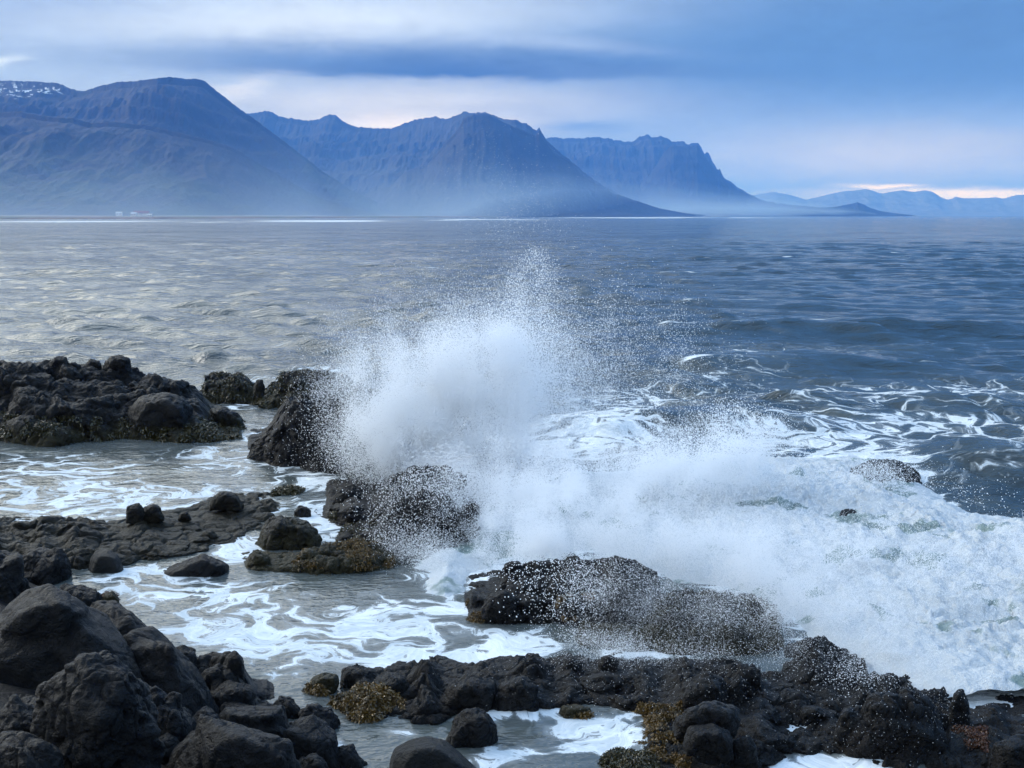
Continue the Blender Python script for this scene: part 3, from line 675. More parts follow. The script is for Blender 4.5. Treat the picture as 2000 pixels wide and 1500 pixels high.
for i, (poly, cl, dpf, label) in enumerate(PILE):
    rg = np.random.default_rng(100 + i); polys = poly if isinstance(poly[0], list) else [poly]; pa = np.array(sum(polys, []), float)
    cx = (pa[:, 0].min() + pa[:, 0].max()) / 2; wpx = np.ptp(pa[:, 0]); y0, y1 = pa[:, 1].min(), pa[:, 1].max()
    D = on_bank(min(max(cx, -20), 1000), y0 + 0.72 * (y1 - y0))
    wid = wpx / F * D; dep = wid * dpf
    H = [poly_hull(rg, q, D + (0, -.06, .10)[k] * (len(polys) > 1), dep if len(polys) == 1 else wid * .55, lean=0.55, jit=.10 if len(polys) == 1 else .05) for k, q in enumerate(polys)]
    if len(polys) == 1:
        for sc in (.82, .9):
            q = pa.mean(0) + (pa - pa.mean(0)) * sc + rg.normal(size=2) * .06 * wpx; H.append(poly_hull(rg, q, D + rg.normal() * .12 * dep, dep, lean=0.4, jit=.13))
    c0 = at(cx, y1, D); H = [h - c0 for h in H]
    vox = max(wid / 46, 0.011)
    kw = dict(SMOOTHK) if cl == 's' else dict(ROUGHK)
    if cl == 'R': kw.update(lump=.10, pit=.035, crack=.03)
    k = min(wid, 1.0)
    for q in kw: kw[q] *= k ** 0.7
    me = rock_mesh('boulder', H, vox, 11 + i, max(wid * .7, .25), 1, **kw)
    o = tag(link('boulder', me, M_BOULD), label, 'boulder', 'boulders piled on the near bank'); o.location = c0

# ---- single rocks standing in the water
LOOSE = [
    ([(172, 1110), (178, 1088), (190, 1075), (212, 1072), (230, 1084), (240, 1106), (240, 1116), (174, 1118)], M_SMOOTH, 's', 'smooth grey dome shaped boulder at the edge of the flat rock shelf'),
    ([(312, 1118), (345, 1104), (378, 1090), (398, 1078), (418, 1090), (430, 1102), (446, 1104), (444, 1114), (400, 1124), (330, 1124)], M_BOULD, 's', 'low pointed grey brown rock lying alone in the foam channel'),
    ([(505, 1058), (520, 1030), (530, 1012), (545, 1008), (580, 1016), (605, 1028), (624, 1048), (618, 1062), (580, 1072), (520, 1066)], M_WEEDY, 'r', 'angular dark boulder with golden weed on one flank amid white foam'),
    ([(574, 998), (584, 987), (600, 992), (607, 1000), (600, 1010), (580, 1008)], M_ROCK, 'r', 'tiny dark stone in the foam behind the angular weedy boulder'),
    ([(874, 1440), (890, 1408), (908, 1392), (930, 1388), (952, 1394), (970, 1418), (966, 1440), (930, 1458), (880, 1456)], M_BOULD, 'r', 'dark faceted boulder standing in the tide pool'),
    ([(757, 1490), (770, 1462), (800, 1446), (835, 1440), (868, 1446), (905, 1474), (935, 1505), (930, 1530), (760, 1530)], M_SMOOTH, 's', 'large smooth rounded dome boulder in the tide pool'),
    ([(668, 1334), (670, 1310), (690, 1304), (722, 1308), (740, 1322), (734, 1338), (690, 1342)], M_ROCK, 'r', 'squarish black rock beside the golden seaweed clump'),
    ([(716, 1356), (735, 1326), (760, 1318), (785, 1322), (797, 1340), (786, 1358), (740, 1366)], M_ROCK, 'r', 'rounded black rock between golden seaweed and the long front ridge'),
    ([(600, 1346), (614, 1324), (636, 1314), (660, 1316), (662, 1326), (640, 1344), (610, 1354)], M_WEEDY, 'r', 'small weed tufted rock at the edge of the swash'),
    ([(1094, 1396), (1100, 1382), (1125, 1378), (1152, 1384), (1156, 1394), (1130, 1402)], M_WEEDY, 'r', 'little weed covered rock poking through tide pool foam'),
    ([(1634, 1018), (1644, 1002), (1660, 995), (1678, 1000), (1692, 1018)], M_ROCK, 'r', 'small black rock drowned in the surging whitewater'),
    ([(1640, 955), (1660, 915), (1700, 898), (1745, 902), (1790, 925), (1800, 960)], M_ROCK, 'r', 'rounded dark rock streaming with lacy foam in the breaking wave'),
    ([(1855, 1388), (1862, 1352), (1878, 1345), (1890, 1366), (1892, 1390)], M_ROCK, 'r', 'slim dark rock washed by the foam beside the knobbed ridge'),
    ([(196, 1180), (205, 1160), (222, 1155), (232, 1168), (226, 1184)], M_WEEDY, 'r', 'tiny rock under rust coloured weed in the shallow channel'),
]
LO = {}
for i, (poly, mat, cl, label) in enumerate(LOOSE):
    rg = np.random.default_rng(300 + i); pa = np.array(poly, float); cx = pa[:, 0].mean(); y1 = pa[:, 1].max(); wpx = np.ptp(pa[:, 0])
    zw = {10: .28, 12: .2}.get(i, 0.0); front = on_water(cx, y1, zw)[1]; wid = wpx / F * front; dep = wid * 0.85; D = front + dep * 0.40
    h = poly_hull(rg, poly, D, dep, z0=-0.3, lean=0.3); c0 = np.array(on_water(cx, y1)); c0[1] = D
    kw = dict(SMOOTHK) if cl == 's' else dict(ROUGHK)
    if cl == 's': kw.update(lump=.02)
    k = min(wid, 1.0)
    for q in kw: kw[q] *= k ** 0.7
    if mat is M_SMOOTH: kw.update(lump=.012, pit=.0015, fine=.002, crack=0)
    me = rock_mesh('sea_rock', [h - c0], max(wid / 46, .012), 41 + i, max(wid * .7, .25), 8 if mat is M_SMOOTH else 2, **kw)
    o = tag(link('sea_rock', me, mat), label, 'rock', 'single rocks standing in the water'); o.location = c0; LO[i] = o

# ---- outcrops
def outcrop(name, label, top, bot, crest, back, spacing, voxel, seed, mat, size=1.0, steep=0.4, rows=3, knobs=(), hj=0.07, sm=2, group='wave washed rock outcrops', **kw):
    rg = np.random.default_rng(seed); top = np.array(top, float); bot = np.array(bot, float)
    dpp = np.median(on_water(bot[:, 0], bot[:, 1])[:, 1]) / F; ins = 0.62 * spacing / dpp; u = max(top[0, 0], bot[0, 0]) + ins; x1 = min(top[-1, 0], bot[-1, 0]) - ins * .6; hulls = []
    while u <= x1:
        tp = np.interp(u, top[:, 0], top[:, 1]); bt = np.interp(u, bot[:, 0], bot[:, 1]); B = on_water(u, bt); yf = B[1]
        cd = crest * (0.9 + 0.2 * rg.random()); C = at(u, tp, yf + cd); zc = max(C[2], 0.08)
        ts = [(k + 0.35 * rg.random()) / rows for k in range(rows)] + [1.0] + [1 + (k + 1) / max(rows - 1, 1) for k in range(max(rows - 1, 1))]
        for tt in ts:
            if tt <= 1: yy = yf + tt * cd; zt = zc * (0.18 + 0.82 * max(tt, 0.02) ** steep) if tt < 1 else zc
            else: yy = yf + cd + (tt - 1) * back; zt = zc * (1.0 - 0.75 * (tt - 1))
            r = spacing * (0.6 + 0.75 * rg.random() ** 2); zt = zt * (1 + hj * rg.normal()) if tt != 1.0 else zt * (1 + 0.4 * hj * rg.normal())
            x = C[0] * yy / (yf + cd) + (rg.random() - .5) * spacing * 0.5
            rz = min(r * (0.5 + .4 * rg.random()), max(zt * .9, .06)); yy = yy + (rg.random() - .5) * spacing * 0.3
            yy = max(yy, yf + r * .85)
            hulls.append(blob_pts(rg, np.array([x, yy, zt - rz]), np.array([r * (1 + .5 * rg.random()), r * (.8 + .4 * rg.random()), rz]), 11, -0.4, 0.14))
        u += spacing / (yf / F) * (0.75 + 0.3 * rg.random())
    mid = on_water(np.median(bot[:, 0]), np.median(bot[:, 1])); c0 = np.array([mid[0], mid[1] + crest, 0])
    e = tag(empty(name, tuple(c0)), label, 'rock outcrop', group)
    v, f = remesh(*hull_points([h - c0 for h in hulls]), voxel); v = smooth(v, f, sm); v = weather(v, f, seed, size, **kw)
    # bring the skyline of the rock to where the photograph has it
    for it in range(2):
        qx, qy = to_px(v + c0); X0, X1 = top[0, 0], top[-1, 0]; nb = max(int((X1 - X0 + 160) / 10), 12); ed = np.linspace(X0 - 80, X1 + 80, nb + 1); b = np.clip(np.digitize(qx, ed) - 1, 0, nb - 1)
        o_ = np.lexsort((qy, b)); first = np.unique(b[o_], return_index=True); zi = np.zeros(nb); want = np.zeros(nb); has = np.zeros(nb, bool)
        for bi, fi in zip(*first):
            k = o_[fi]; u_ = (ed[bi] + ed[bi + 1]) / 2; has[bi] = True; zi[bi] = max(v[k, 2], .02)
            if u_ < X0 - 3 or u_ > X1 + 3: want[bi] = -1
            else: want[bi] = max(at(u_, np.interp(u_, top[:, 0], top[:, 1]), v[k, 1] + c0[1])[2], .03)
        s_ = np.where(want < 0, 0.02, np.clip(want / np.maximum(zi, .02), .35, 1.5)); s_[~has] = 1
        ks = np.exp(-(np.arange(-4, 5) / 2.0) ** 2); ks /= ks.sum(); cut = want < 0; s_[cut] = np.interp(np.flatnonzero(cut), np.flatnonzero(~cut), s_[~cut]); s_ = np.convolve(np.pad(s_, 4, mode='edge'), ks, 'valid'); s_[cut] = .02
        sv = np.interp(qx, (ed[:-1] + ed[1:]) / 2, s_); off = np.where((qx < X0 - 8) | (qx > X1 + 8), -0.06, 0)
        v[:, 2] = np.where(v[:, 2] > 0, v[:, 2] * sv + off, v[:, 2])
    v = v.astype(np.float32)
    me = mesh_np('rock_mass', v, f); o = link('rock_mass', me, mat, e)
    for j, (poly, zb) in enumerate(knobs):
        pa = np.array(poly, float); cx = pa[:, 0].mean(); wpx = np.ptp(pa[:, 0])
        D = on_water(cx, np.interp(cx, bot[:, 0], bot[:, 1]))[1] + crest * zb
        wid = wpx / F * D; h = poly_hull(rg, poly, D, wid * .9, lean=.3)
        k = min(wid, 1.0) ** .7; kk = {q: ROUGHK[q] * k for q in ROUGHK}
        link('knob', rock_mesh('knob', [h - c0], max(wid / 30, .014), seed + j + 1, max(wid * .7, .2), 1, **kk), mat, e)
    return e, o, v + c0, normals(v, f), c0
OC = {}
RK = dict(lump=.20, crack=.06, pit=.065, fine=.04)
OC['A'] = outcrop('rock_outcrop', 'broad black headland of pitted lava with dark weed along its waterline',
    [(-260, 730), (-60, 708), (0, 703), (40, 707), (75, 705), (115, 700), (140, 710), (200, 712), (250, 714), (280, 724), (340, 740), (385, 750), (412, 785), (440, 806), (470, 818)],
    [(-260, 850), (0, 858), (70, 866), (130, 862), (200, 855), (260, 858), (360, 862), (400, 852), (474, 836)], 2.6, 1.6, 0.95, .034, 501, M_WEEDY, 1.3, 0.55, 4,
    knobs=[([(204, 712), (214, 697), (236, 694), (252, 700), (253, 716), (206, 720)], 1.0), ([(166, 710), (178, 702), (194, 706), (196, 716), (168, 718)], 1.0), ([(98, 706), (110, 697), (128, 700), (134, 712), (100, 714)], 1.0),
           ([(410, 800), (430, 796), (462, 806), (472, 820), (455, 828), (412, 826)], .2), ([(255, 800), (275, 772), (320, 768), (360, 778), (372, 800), (366, 830), (260, 836)], .25)], hj=.12, **dict(RK, lump=.28, pit=.06))
OC['B1'] = outcrop('rock_outcrop', 'low rounded weed covered rock beyond the black headland in open water', [(394, 742), (402, 730), (440, 725), (480, 729), (497, 745), (508, 765)], [(394, 782), (508, 784)], 1.0, 1.0, .65, .035, 511, M_WEEDY, .8, .45, 2, **RK)
OC['B2'] = outcrop('rock_outcrop', 'long weedy rock behind the black spray washed block', [(500, 772), (520, 757), (544, 730), (580, 722), (615, 722), (680, 731), (700, 750), (740, 770)], [(496, 788), (560, 797), (740, 805)], 1.2, 1.0, .65, .035, 521, M_WEEDY, .8, .4, 2,
    knobs=[([(496, 760), (502, 742), (512, 740), (516, 756), (512, 770)], .3)], **RK)
OC['C'] = outcrop('rock_outcrop', 'tall black block of rock struck by the highest spray plume', [(484, 862), (505, 850), (528, 846), (540, 800), (552, 778), (590, 768), (640, 762), (700, 752), (745, 760), (790, 800)], [(482, 873), (530, 880), (560, 905), (600, 915), (680, 924), (790, 930)], 1.2, 1.0, .60, .028, 531, M_ROCK, 1.0, .3, 3, hj=.04, **RK)
OC['D'] = outcrop('rock_outcrop', 'jagged dark rock under the curtain of falling droplets', [(638, 966), (655, 950), (690, 941), (730, 936), (765, 924), (800, 912), (850, 905), (885, 910), (912, 935), (945, 990)], [(638, 976), (660, 1000), (700, 1014), (730, 1030), (765, 1062), (830, 1082), (945, 1085)], 1.6, .8, .65, .026, 541, M_ROCK, .9, .5, 4, knobs=[([(650, 975), (664, 955), (690, 950), (706, 966), (700, 990), (660, 992)], .2)], **RK)
OC['E'] = outcrop('rock_outcrop', 'low dark ledge with golden weed and a foam filled hollow', [(480, 1098), (492, 1080), (520, 1086), (560, 1088), (600, 1070), (660, 1057), (710, 1052), (748, 1066), (775, 1088)], [(480, 1112), (540, 1117), (640, 1126), (700, 1121), (775, 1108)], .50, .25, .30, .018, 551, M_WEEDY, .6, .5, 3, knobs=[([(484, 1104), (494, 1080), (506, 1078), (524, 1090), (524, 1104)], .4)], **dict(RK, lump=.10, crack=.03, pit=.03))
OC['G'] = outcrop('rock_shelf', 'flat cracked rock shelf reaching into the foam channel', [(-260, 1040), (-40, 1032), (0, 1028), (42, 1036), (60, 1020), (100, 1012), (145, 1007), (200, 1016), (247, 1016), (280, 1004), (330, 1004), (375, 1003), (395, 992), (412, 974), (450, 968), (490, 974), (525, 970), (540, 978)],
    [(-260, 1090), (-40, 1104), (80, 1112), (150, 1112), (200, 1106), (270, 1094), (330, 1086), (400, 1062), (430, 1056), (500, 1012), (540, 996)], 1.7, .5, .58, .026, 561, M_SHELF, .9, .22, 5,
    knobs=[([(249, 1010), (250, 990), (272, 984), (280, 996), (280, 1012)], .9), ([(276, 1008), (284, 990), (300, 985), (314, 992), (316, 1008)], .9), ([(412, 985), (418, 970), (438, 960), (460, 966), (470, 984)], .9), ([(505, 984), (508, 966), (522, 962), (538, 968), (540, 982)], .9), ([(348, 1012), (352, 1002), (366, 999), (372, 1012)], .8), ([(395, 1062), (398, 1040), (412, 1034), (424, 1046), (424, 1062)], .1)],
    hj=.10, group=None, **dict(RK, lump=.10, crack=.07, pit=.025))
OC['J1'] = outcrop('rock_outcrop', 'steep black rock flecked with white droplets before the breaking wave', [(915, 1190), (925, 1165), (960, 1132), (985, 1104), (1020, 1097), (1060, 1094), (1100, 1091), (1130, 1094), (1160, 1093), (1200, 1084), (1240, 1092), (1290, 1120)], [(915, 1206), (950, 1216), (1040, 1219), (1120, 1216), (1290, 1240)], .95, .9, .46, .021, 571, M_ROCK, .8, .35, 4,
    knobs=[([(982, 1112), (985, 1102), (1002, 1096), (1018, 1100), (1020, 1114)], .95), ([(1106, 1104), (1110, 1090), (1124, 1086), (1138, 1094), (1138, 1108)], .95), ([(940, 1190), (955, 1164), (985, 1152), (1006, 1164), (1008, 1200), (950, 1210)], .12)], hj=.05, **dict(RK, lump=.14, pit=.04))
OC['J2'] = outcrop('rock_outcrop', 'broad rock hump veiled by spray between the droplet flecked rock and the whitewater', [(1130, 1200), (1180, 1178), (1240, 1180), (1290, 1160), (1335, 1150), (1400, 1154), (1450, 1167), (1490, 1197), (1524, 1235)], [(1130, 1256), (1250, 1276), (1350, 1282), (1440, 1272), (1524, 1256)], .95, .7, .46, .021, 581, M_WEEDY, .8, .4, 4, knobs=[([(1455, 1190), (1465, 1175), (1480, 1176), (1488, 1190), (1485, 1206)], .5)], **dict(RK, lump=.14, pit=.04))
OC['K1'] = outcrop('rock_outcrop', 'long black ridge between the foamy channel and the tide pool', [(690, 1366), (740, 1350), (800, 1324), (850, 1309), (900, 1306), (950, 1309), (985, 1300), (1020, 1294), (1060, 1302), (1110, 1290), (1150, 1299), (1180, 1286), (1215, 1294), (1250, 1283), (1290, 1290), (1330, 1280), (1370, 1289), (1400, 1282), (1450, 1289), (1490, 1304)],
    [(690, 1390), (760, 1402), (845, 1408), (862, 1388), (930, 1382), (1000, 1388), (1060, 1377), (1150, 1378), (1230, 1392), (1300, 1402), (1490, 1424)], .75, .5, .40, .018, 591, M_ROCK, .7, .35, 4,
    knobs=[([(1098, 1304), (1104, 1288), (1120, 1284), (1134, 1296), (1132, 1310)], .95), ([(1172, 1300), (1176, 1282), (1194, 1279), (1206, 1290), (1204, 1304)], .95), ([(860, 1372), (878, 1334), (930, 1322), (968, 1330), (972, 1362), (950, 1380), (880, 1382)], .1), ([(962, 1380), (978, 1336), (1020, 1322), (1045, 1338), (1050, 1372), (1010, 1386)], .1), ([(1318, 1382), (1336, 1334), (1380, 1316), (1414, 1328), (1420, 1370), (1390, 1392), (1330, 1396)], .25)], hj=.06, **dict(RK, lump=.12, crack=.06, pit=.035))
OC['K2'] = outcrop('rock_outcrop', 'broad tumbled rock mass with golden weed around the tide pool', [(1265, 1440), (1300, 1415), (1340, 1395), (1400, 1372), (1440, 1350), (1485, 1316), (1530, 1334), (1580, 1362), (1620, 1384), (1660, 1402), (1720, 1412), (1800, 1412), (1850, 1428), (1880, 1440)],
    [(1265, 1560), (1300, 1540), (1440, 1530), (1480, 1512), (1530, 1484), (1600, 1468), (1700, 1478), (1760, 1496), (1880, 1540)], 1.25, .6, .40, .018, 601, M_ROCK, .7, .6, 5,
    knobs=[([(1555, 1404), (1562, 1382), (1590, 1376), (1632, 1392), (1640, 1412), (1600, 1424)], .6), ([(1338, 1452), (1350, 1424), (1388, 1420), (1424, 1432), (1430, 1458), (1390, 1466)], .15), ([(1432, 1484), (1438, 1448), (1462, 1436), (1478, 1456), (1482, 1490)], .1), ([(1320, 1412), (1340, 1384), (1400, 1372), (1440, 1388), (1430, 1412), (1370, 1424)], .45)], hj=.08, **dict(RK, lump=.10, crack=.06, pit=.032))
OC['K3'] = outcrop('rock_outcrop', 'dark rock half drowned where whitewater runs between the ridges', [(1528, 1300), (1545, 1256), (1570, 1246), (1600, 1240), (1640, 1264), (1672, 1306), (1696, 1348)], [(1528, 1345), (1600, 1356), (1660, 1368), (1696, 1366)], .7, .5, .36, .02, 611, M_ROCK, .7, .5, 3, **dict(RK, lump=.12, pit=.035))
OC['N'] = outcrop('rock_outcrop', 'lumpy bulging rock at the water edge of the near boulder pile', [(312, 1290), (322, 1268), (345, 1260), (380, 1268), (400, 1276), (430, 1274), (455, 1268), (472, 1282), (477, 1308), (500, 1330), (520, 1352), (528, 1390)], [(312, 1392), (400, 1402), (470, 1408), (528, 1414)], .55, .3, .30, .017, 631, M_BOULD, .5, .45, 3,
    knobs=[([(440, 1312), (444, 1282), (460, 1270), (474, 1286), (476, 1316)], .6), ([(320, 1300), (330, 1272), (360, 1262), (382, 1276), (384, 1306)], .8), ([(400, 1392), (408, 1350), (450, 1328), (492, 1340), (508, 1380), (500, 1400)], .15), ([(385, 1340), (395, 1312), (430, 1298), (452, 1314), (450, 1342)], .5)], group=None, **dict(RK, lump=.07, crack=.04, pit=.025, fine=.012))
OC['K5'] = outcrop('rock_outcrop', 'low brown tinged rock slope at the foot of the whitewater', [(1850, 1432), (1880, 1412), (1930, 1404), (2000, 1399), (2100, 1396), (2200, 1410)], [(1850, 1520), (1950, 1535), (2200, 1540)], 1.0, .5, .40, .02, 621, M_ROCK, .7, .6, 4, knobs=[([(1940, 1510), (1946, 1456), (1975, 1440), (2030, 1444), (2040, 1510)], .2)], **dict(RK, lump=.10, pit=.03))
# twin knobbed boulder sitting on the tumbled mass
rg = np.random.default_rng(900); D = 11.2; c0 = np.array(at(1740, 1450, D)); hs = []
for poly, dd in (([(1690, 1450), (1692, 1374), (1706, 1354), (1738, 1352), (1758, 1364), (1770, 1400), (1760, 1450)], 0), ([(1748, 1450), (1752, 1380), (1766, 1362), (1780, 1348), (1806, 1364), (1832, 1402), (1832, 1428), (1815, 1450)], .05),
                 ([(1634, 1450), (1638, 1398), (1652, 1378), (1676, 1390), (1700, 1415), (1700, 1450)], .05), ([(1640, 1466), (1672, 1412), (1720, 1398), (1800, 1398), (1838, 1424), (1834, 1470)], -.1)):
    hs.append(poly_hull(rg, poly, D + dd, .42, lean=.3, jit=.05) - c0)
o = tag(link('boulder', rock_mesh('boulder', hs, .014, 700, .4, 2, lump=.05, crack=.025, pit=.022, fine=.012), M_ROCK), 'twin knobbed dark boulder perched on the rock mass beside the whitewater', 'boulder'); o.location = c0

# ---- seaweed
def fronds(name, v, n, count, mat, parent, c0, rg, L=0.07, up=0.5):
    i = rg.integers(0, len(v), count); b = v[i] + rg.normal(size=(count, 3)) * 0.01; nn = n[i]
    d = nn * 0.7 + rg.normal(size=(count, 3)) * 0.55; d[:, 2] -= 0.25; d /= np.linalg.norm(d, axis=1)[:, None]
    s = np.cross(d, rg.normal(size=(count, 3))); s /= np.linalg.norm(s, axis=1)[:, None]
    l = L * (0.5 + rg.random((count, 1))); wd = l * 0.22
    drop = np.array([0, 0, -1.0])
    p0 = b - nn * 0.01; p1 = b + d * l * .55; p2 = p1 + (d + drop * .9 + rg.normal(size=(count, 3)) * .4) * l * .5
    V = np.stack([p0 - s * wd * .5, p0 + s * wd * .5, p1 - s * wd, p1 + s * wd, p2 - s * wd * .6, p2 + s * wd * .6], 1).reshape(-1, 3) - c0
    k = np.arange(count)[:, None] * 6; f = np.concatenate([k + [0, 1, 3, 2], k + [2, 3, 5, 4]])
    return tag(link(name, mesh_np(name, V, f), mat, parent), kind='stuff')
def weed_on(key, boxes, count, mat, seed, L=.07, zmax=9):
    e, o, v, n, c0 = OC[key]; qx, qy = to_px(v); ok = np.zeros(len(v), bool)
    nz = fbm(v * 2.5, 3, .5, seed)
    for (a, b, c, d) in boxes: ok |= (qx > a) & (qx < b) & (qy > c) & (qy < d)
    ok &= (nz > 0.0) & (n[:, 1] < 0.35) & (v[:, 2] > -0.05) & (v[:, 2] < zmax)
    if ok.sum() > 20: fronds('seaweed', v[ok], n[ok], count, mat, e, c0, np.random.default_rng(seed), L)
weed_on('A', [(180, 480, 815, 870), (0, 160, 800, 850)], 19800, M_OLIVE, 1, 0.055, .55)
weed_on('B1', [(380, 520, 720, 790)], 11000, M_OLIVE, 2, 0.055)
weed_on('B2', [(490, 740, 720, 800)], 13200, M_OLIVE, 3, 0.055)
weed_on('D', [(640, 760, 1000, 1060)], 3300, M_OLIVE, 4, 0.030, .3)
weed_on('E', [(560, 770, 1050, 1110)], 7700, M_GOLD, 5, 0.025)
weed_on('J1', [(1090, 1160, 1160, 1210), (915, 945, 1170, 1215)], 3960, M_GOLD, 6, 0.025)
weed_on('J2', [(1180, 1260, 1180, 1260), (1260, 1330, 1160, 1210)], 3960, M_OLIVE, 7, 0.025)
weed_on('K1', [(1190, 1340, 1370, 1410), (690, 790, 1365, 1405)], 11000, M_GOLD, 8, 0.022)
weed_on('K2', [(1255, 1345, 1395, 1500), (1230, 1300, 1450, 1500)], 15400, M_GOLD, 9, 0.022)
weed_on('K5', [(1860, 1930, 1420, 1470)], 3300, M_RUST, 10, 0.020)
def clump(label, px, py, rx, ry, h, mat, count, seed, L=.06, cat='seaweed'):
    rg = np.random.default_rng(seed); c = on_water(px, py); D = c[1]; a = rx / F * D
    b = a * 0.9; hs = []
    for _ in range(9):
        q = rg.normal(size=2) * .45; hs.append(blob_pts(rg, np.array([q[0] * a, q[1] * b, 0.0]), np.array([a * .5, b * .5, h * (.5 + .6 * rg.random())]), 14, -.15))
    e = tag(empty('seaweed_clump', tuple(c)), label, cat, 'seaweed clumps in the shallows')
    v, f = remesh(*hull_points(hs), max(a / 26, .014)); v = smooth(v, f, 2); v = weather(v, f, seed, .25, .03, 0, .015, .01)
    link('weedy_rock', mesh_np('weedy_rock', v, f), M_WEEDY, e)
    n = normals(v, f); ok = v[:, 2] > -.02
    fronds('frond', v[ok], n[ok], count, mat, e, np.zeros(3), rg, L)
clump('large golden brown seaweed clump at the end of the long ridge', 712, 1378, 62, 20, .16, M_GOLD, 14000, 41, .033)
clump('rust coloured seaweed tuft drifting in the shallow channel near the pile', 212, 1172, 18, 10, .07, M_RUST, 1800, 42, 0.033)
clump('small golden weed tuft on the tide pool rock in the foam', 1124, 1394, 26, 8, .07, M_GOLD, 3000, 43, 0.025)
clump('golden seaweed knot jutting into the tide pool from the rock mass', 1288, 1448, 22, 12, .09, M_GOLD, 4400, 44, 0.025)
clump('olive seaweed mat awash behind the jagged dark rock', 566, 962, 34, 7, .06, M_OLIVE, 3000, 45, 0.044)
clump('weedy brown knoll at the lower edge of the tide pool', 1230, 1500, 70, 16, .12, M_OLIVE, 7000, 46, 0.022)
clump('golden weed tuft growing on the small rock at the swash edge', 622, 1350, 20, 10, .12, M_GOLD, 3000, 47, 0.025)

# ------------------------------------------------------------------ breaking wave
gx, gy = np.meshgrid(np.arange(-3.2, 11.5, .033), np.arange(12.2, 24.5, .033)); fx, fy = gx.ravel(), gy.ravel()
q = np.stack([fx, fy, fx * 0], 1)
sdw = poly_sd(WWw, fx, fy) + 0.35 * fbm(q * 1.1, 4, .55, 31)
mask = sstep(-0.05, 0.75, sdw)
rest = sstep(0.0, 2.2, sdw)
drag = q + 0.5 * np.stack([fbm(q * .7, 3, .5, 32), fbm(q * .7, 3, .5, 33), fx * 0], 1)
h = 0.20 * mask + 0.24 * rest + rest * 0.26 * fbm(drag * .45, 3, .5, 34) + (0.3 * mask + 0.7 * rest) * (0.24 * fbm(drag * 1.3, 4, .55, 35) + 0.10 * fbm(drag * 3.7, 4, .6, 36, 'billow') + 0.060 * fbm(drag * 9, 3, .65, 37))
zz = np.where(sdw > -0.25, -0.05 + h, -0.05 - 0.6 * np.clip(-sdw - 0.25, 0, 1))
sidex = 0.06 * mask * fbm(drag * 5, 2, .5, 38); 
ok = (sdw > -0.5).reshape(gx.shape); cell = ok[:-1, :-1] | ok[1:, 1:]
fc = grid_faces(*gx.shape)[cell.ravel()]
used = np.zeros(len(fx), bool); used[fc.ravel()] = True; idx = np.cumsum(used) - 1
me = mesh_np('breaking_wave', np.stack([fx + sidex, fy + 0.06 * mask * fbm(drag * 5, 2, .5, 39), zz], 1)[used], idx[fc])
# thin places where grey green water shows through the froth
thin = fbm(drag * .8, 4, .55, 40) * 1.1 + 0.30 * fbm(q * 4, 3, .55, 41)
thin = sstep(-0.03, 0.45, thin) * 0.85; thin = np.maximum(thin, 1 - sstep(-.05, .35, sdw + .25 * fbm(q * 5, 3, .6, 42)))
fattr(me, 'thin', thin[used])
m, t, out = new_mat('whitewater'); P = t.pos(); th_ = t.attr('thin')
n = t.noise(P, 16.0, 5, 0.7); n2 = t.noise(P, 5.0, 4, 0.65)
tf = t.sm(t.m('ADD', th_, t.m('MULTIPLY', t.m('SUBTRACT', n2, .5), 0.9)), .35, .75)
c = t.mix(tf, (.74, .77, .78), (.26, .35, .33)); c = t.mix(t.m('MULTIPLY', t.sm(t.m('ADD', th_, t.m('MULTIPLY', t.m('SUBTRACT', n, .5), .6)), .75, 1.0), .8), c, (.10, .12, .115))
principled(t, out, Base_Color=c, Roughness=t.m('SUBTRACT', .85, t.m('MULTIPLY', tf, .5)), Normal=t.bump(t.m('ADD', t.m('MULTIPLY', n, .10), t.m('MULTIPLY', t.noise(P, 60, 3), .022)), 0.9, 1.0))
tag(link('breaking_wave', me, m), 'white wave of churning foam crashing over the rocks', 'wave')

# ------------------------------------------------------------------ flying spray
def spray_object(name, pts, rad, mat, label):
    me = bpy.data.meshes.new(name); me.vertices.add(len(pts)); me.vertices.foreach_set('co', np.asarray(pts, np.float32).ravel())
    fattr(me, 'drop_radius', rad)
    o = link(name, me, mat)
    ng = bpy.data.node_groups.new(name, 'GeometryNodeTree')
    ng.interface.new_socket('Geometry', in_out='INPUT', socket_type='NodeSocketGeometry'); ng.interface.new_socket('Geometry', in_out='OUTPUT', socket_type='NodeSocketGeometry')
    gi = ng.nodes.new('NodeGroupInput'); go = ng.nodes.new('NodeGroupOutput'); mp = ng.nodes.new('GeometryNodeMeshToPoints')
    na = ng.nodes.new('GeometryNodeInputNamedAttribute'); na.data_type = 'FLOAT'; na.inputs['Name'].default_value = 'drop_radius'
    sm_ = ng.nodes.new('GeometryNodeSetMaterial'); sm_.inputs['Material'].default_value = mat
    ng.links.new(gi.outputs[0], mp.inputs['Mesh']); ng.links.new(na.outputs['Attribute'], mp.inputs['Radius'])
    ng.links.new(mp.outputs[0], sm_.inputs[0]); ng.links.new(sm_.outputs[0], go.inputs[0])
    md = o.modifiers.new('drops', 'NODES'); md.node_group = ng
    return tag(o, label, 'spray', kind='stuff')
m, t, out = new_mat('spray_drops')
d1 = t.n.new('ShaderNodeBsdfDiffuse'); d2 = t.n.new('ShaderNodeBsdfTranslucent'); mx = t.n.new('ShaderNodeMixShader'); mx.inputs[0].default_value = 0.5
for d in (d1, d2): d.inputs['Color'].default_value = (.985, .99, .995, 1)
t.l.new(d1.outputs[0], mx.inputs[1]); t.l.new(d2.outputs[0], mx.inputs[2]); t.l.new(mx.outputs[0], out.inputs['Surface'])
M_DROP = m
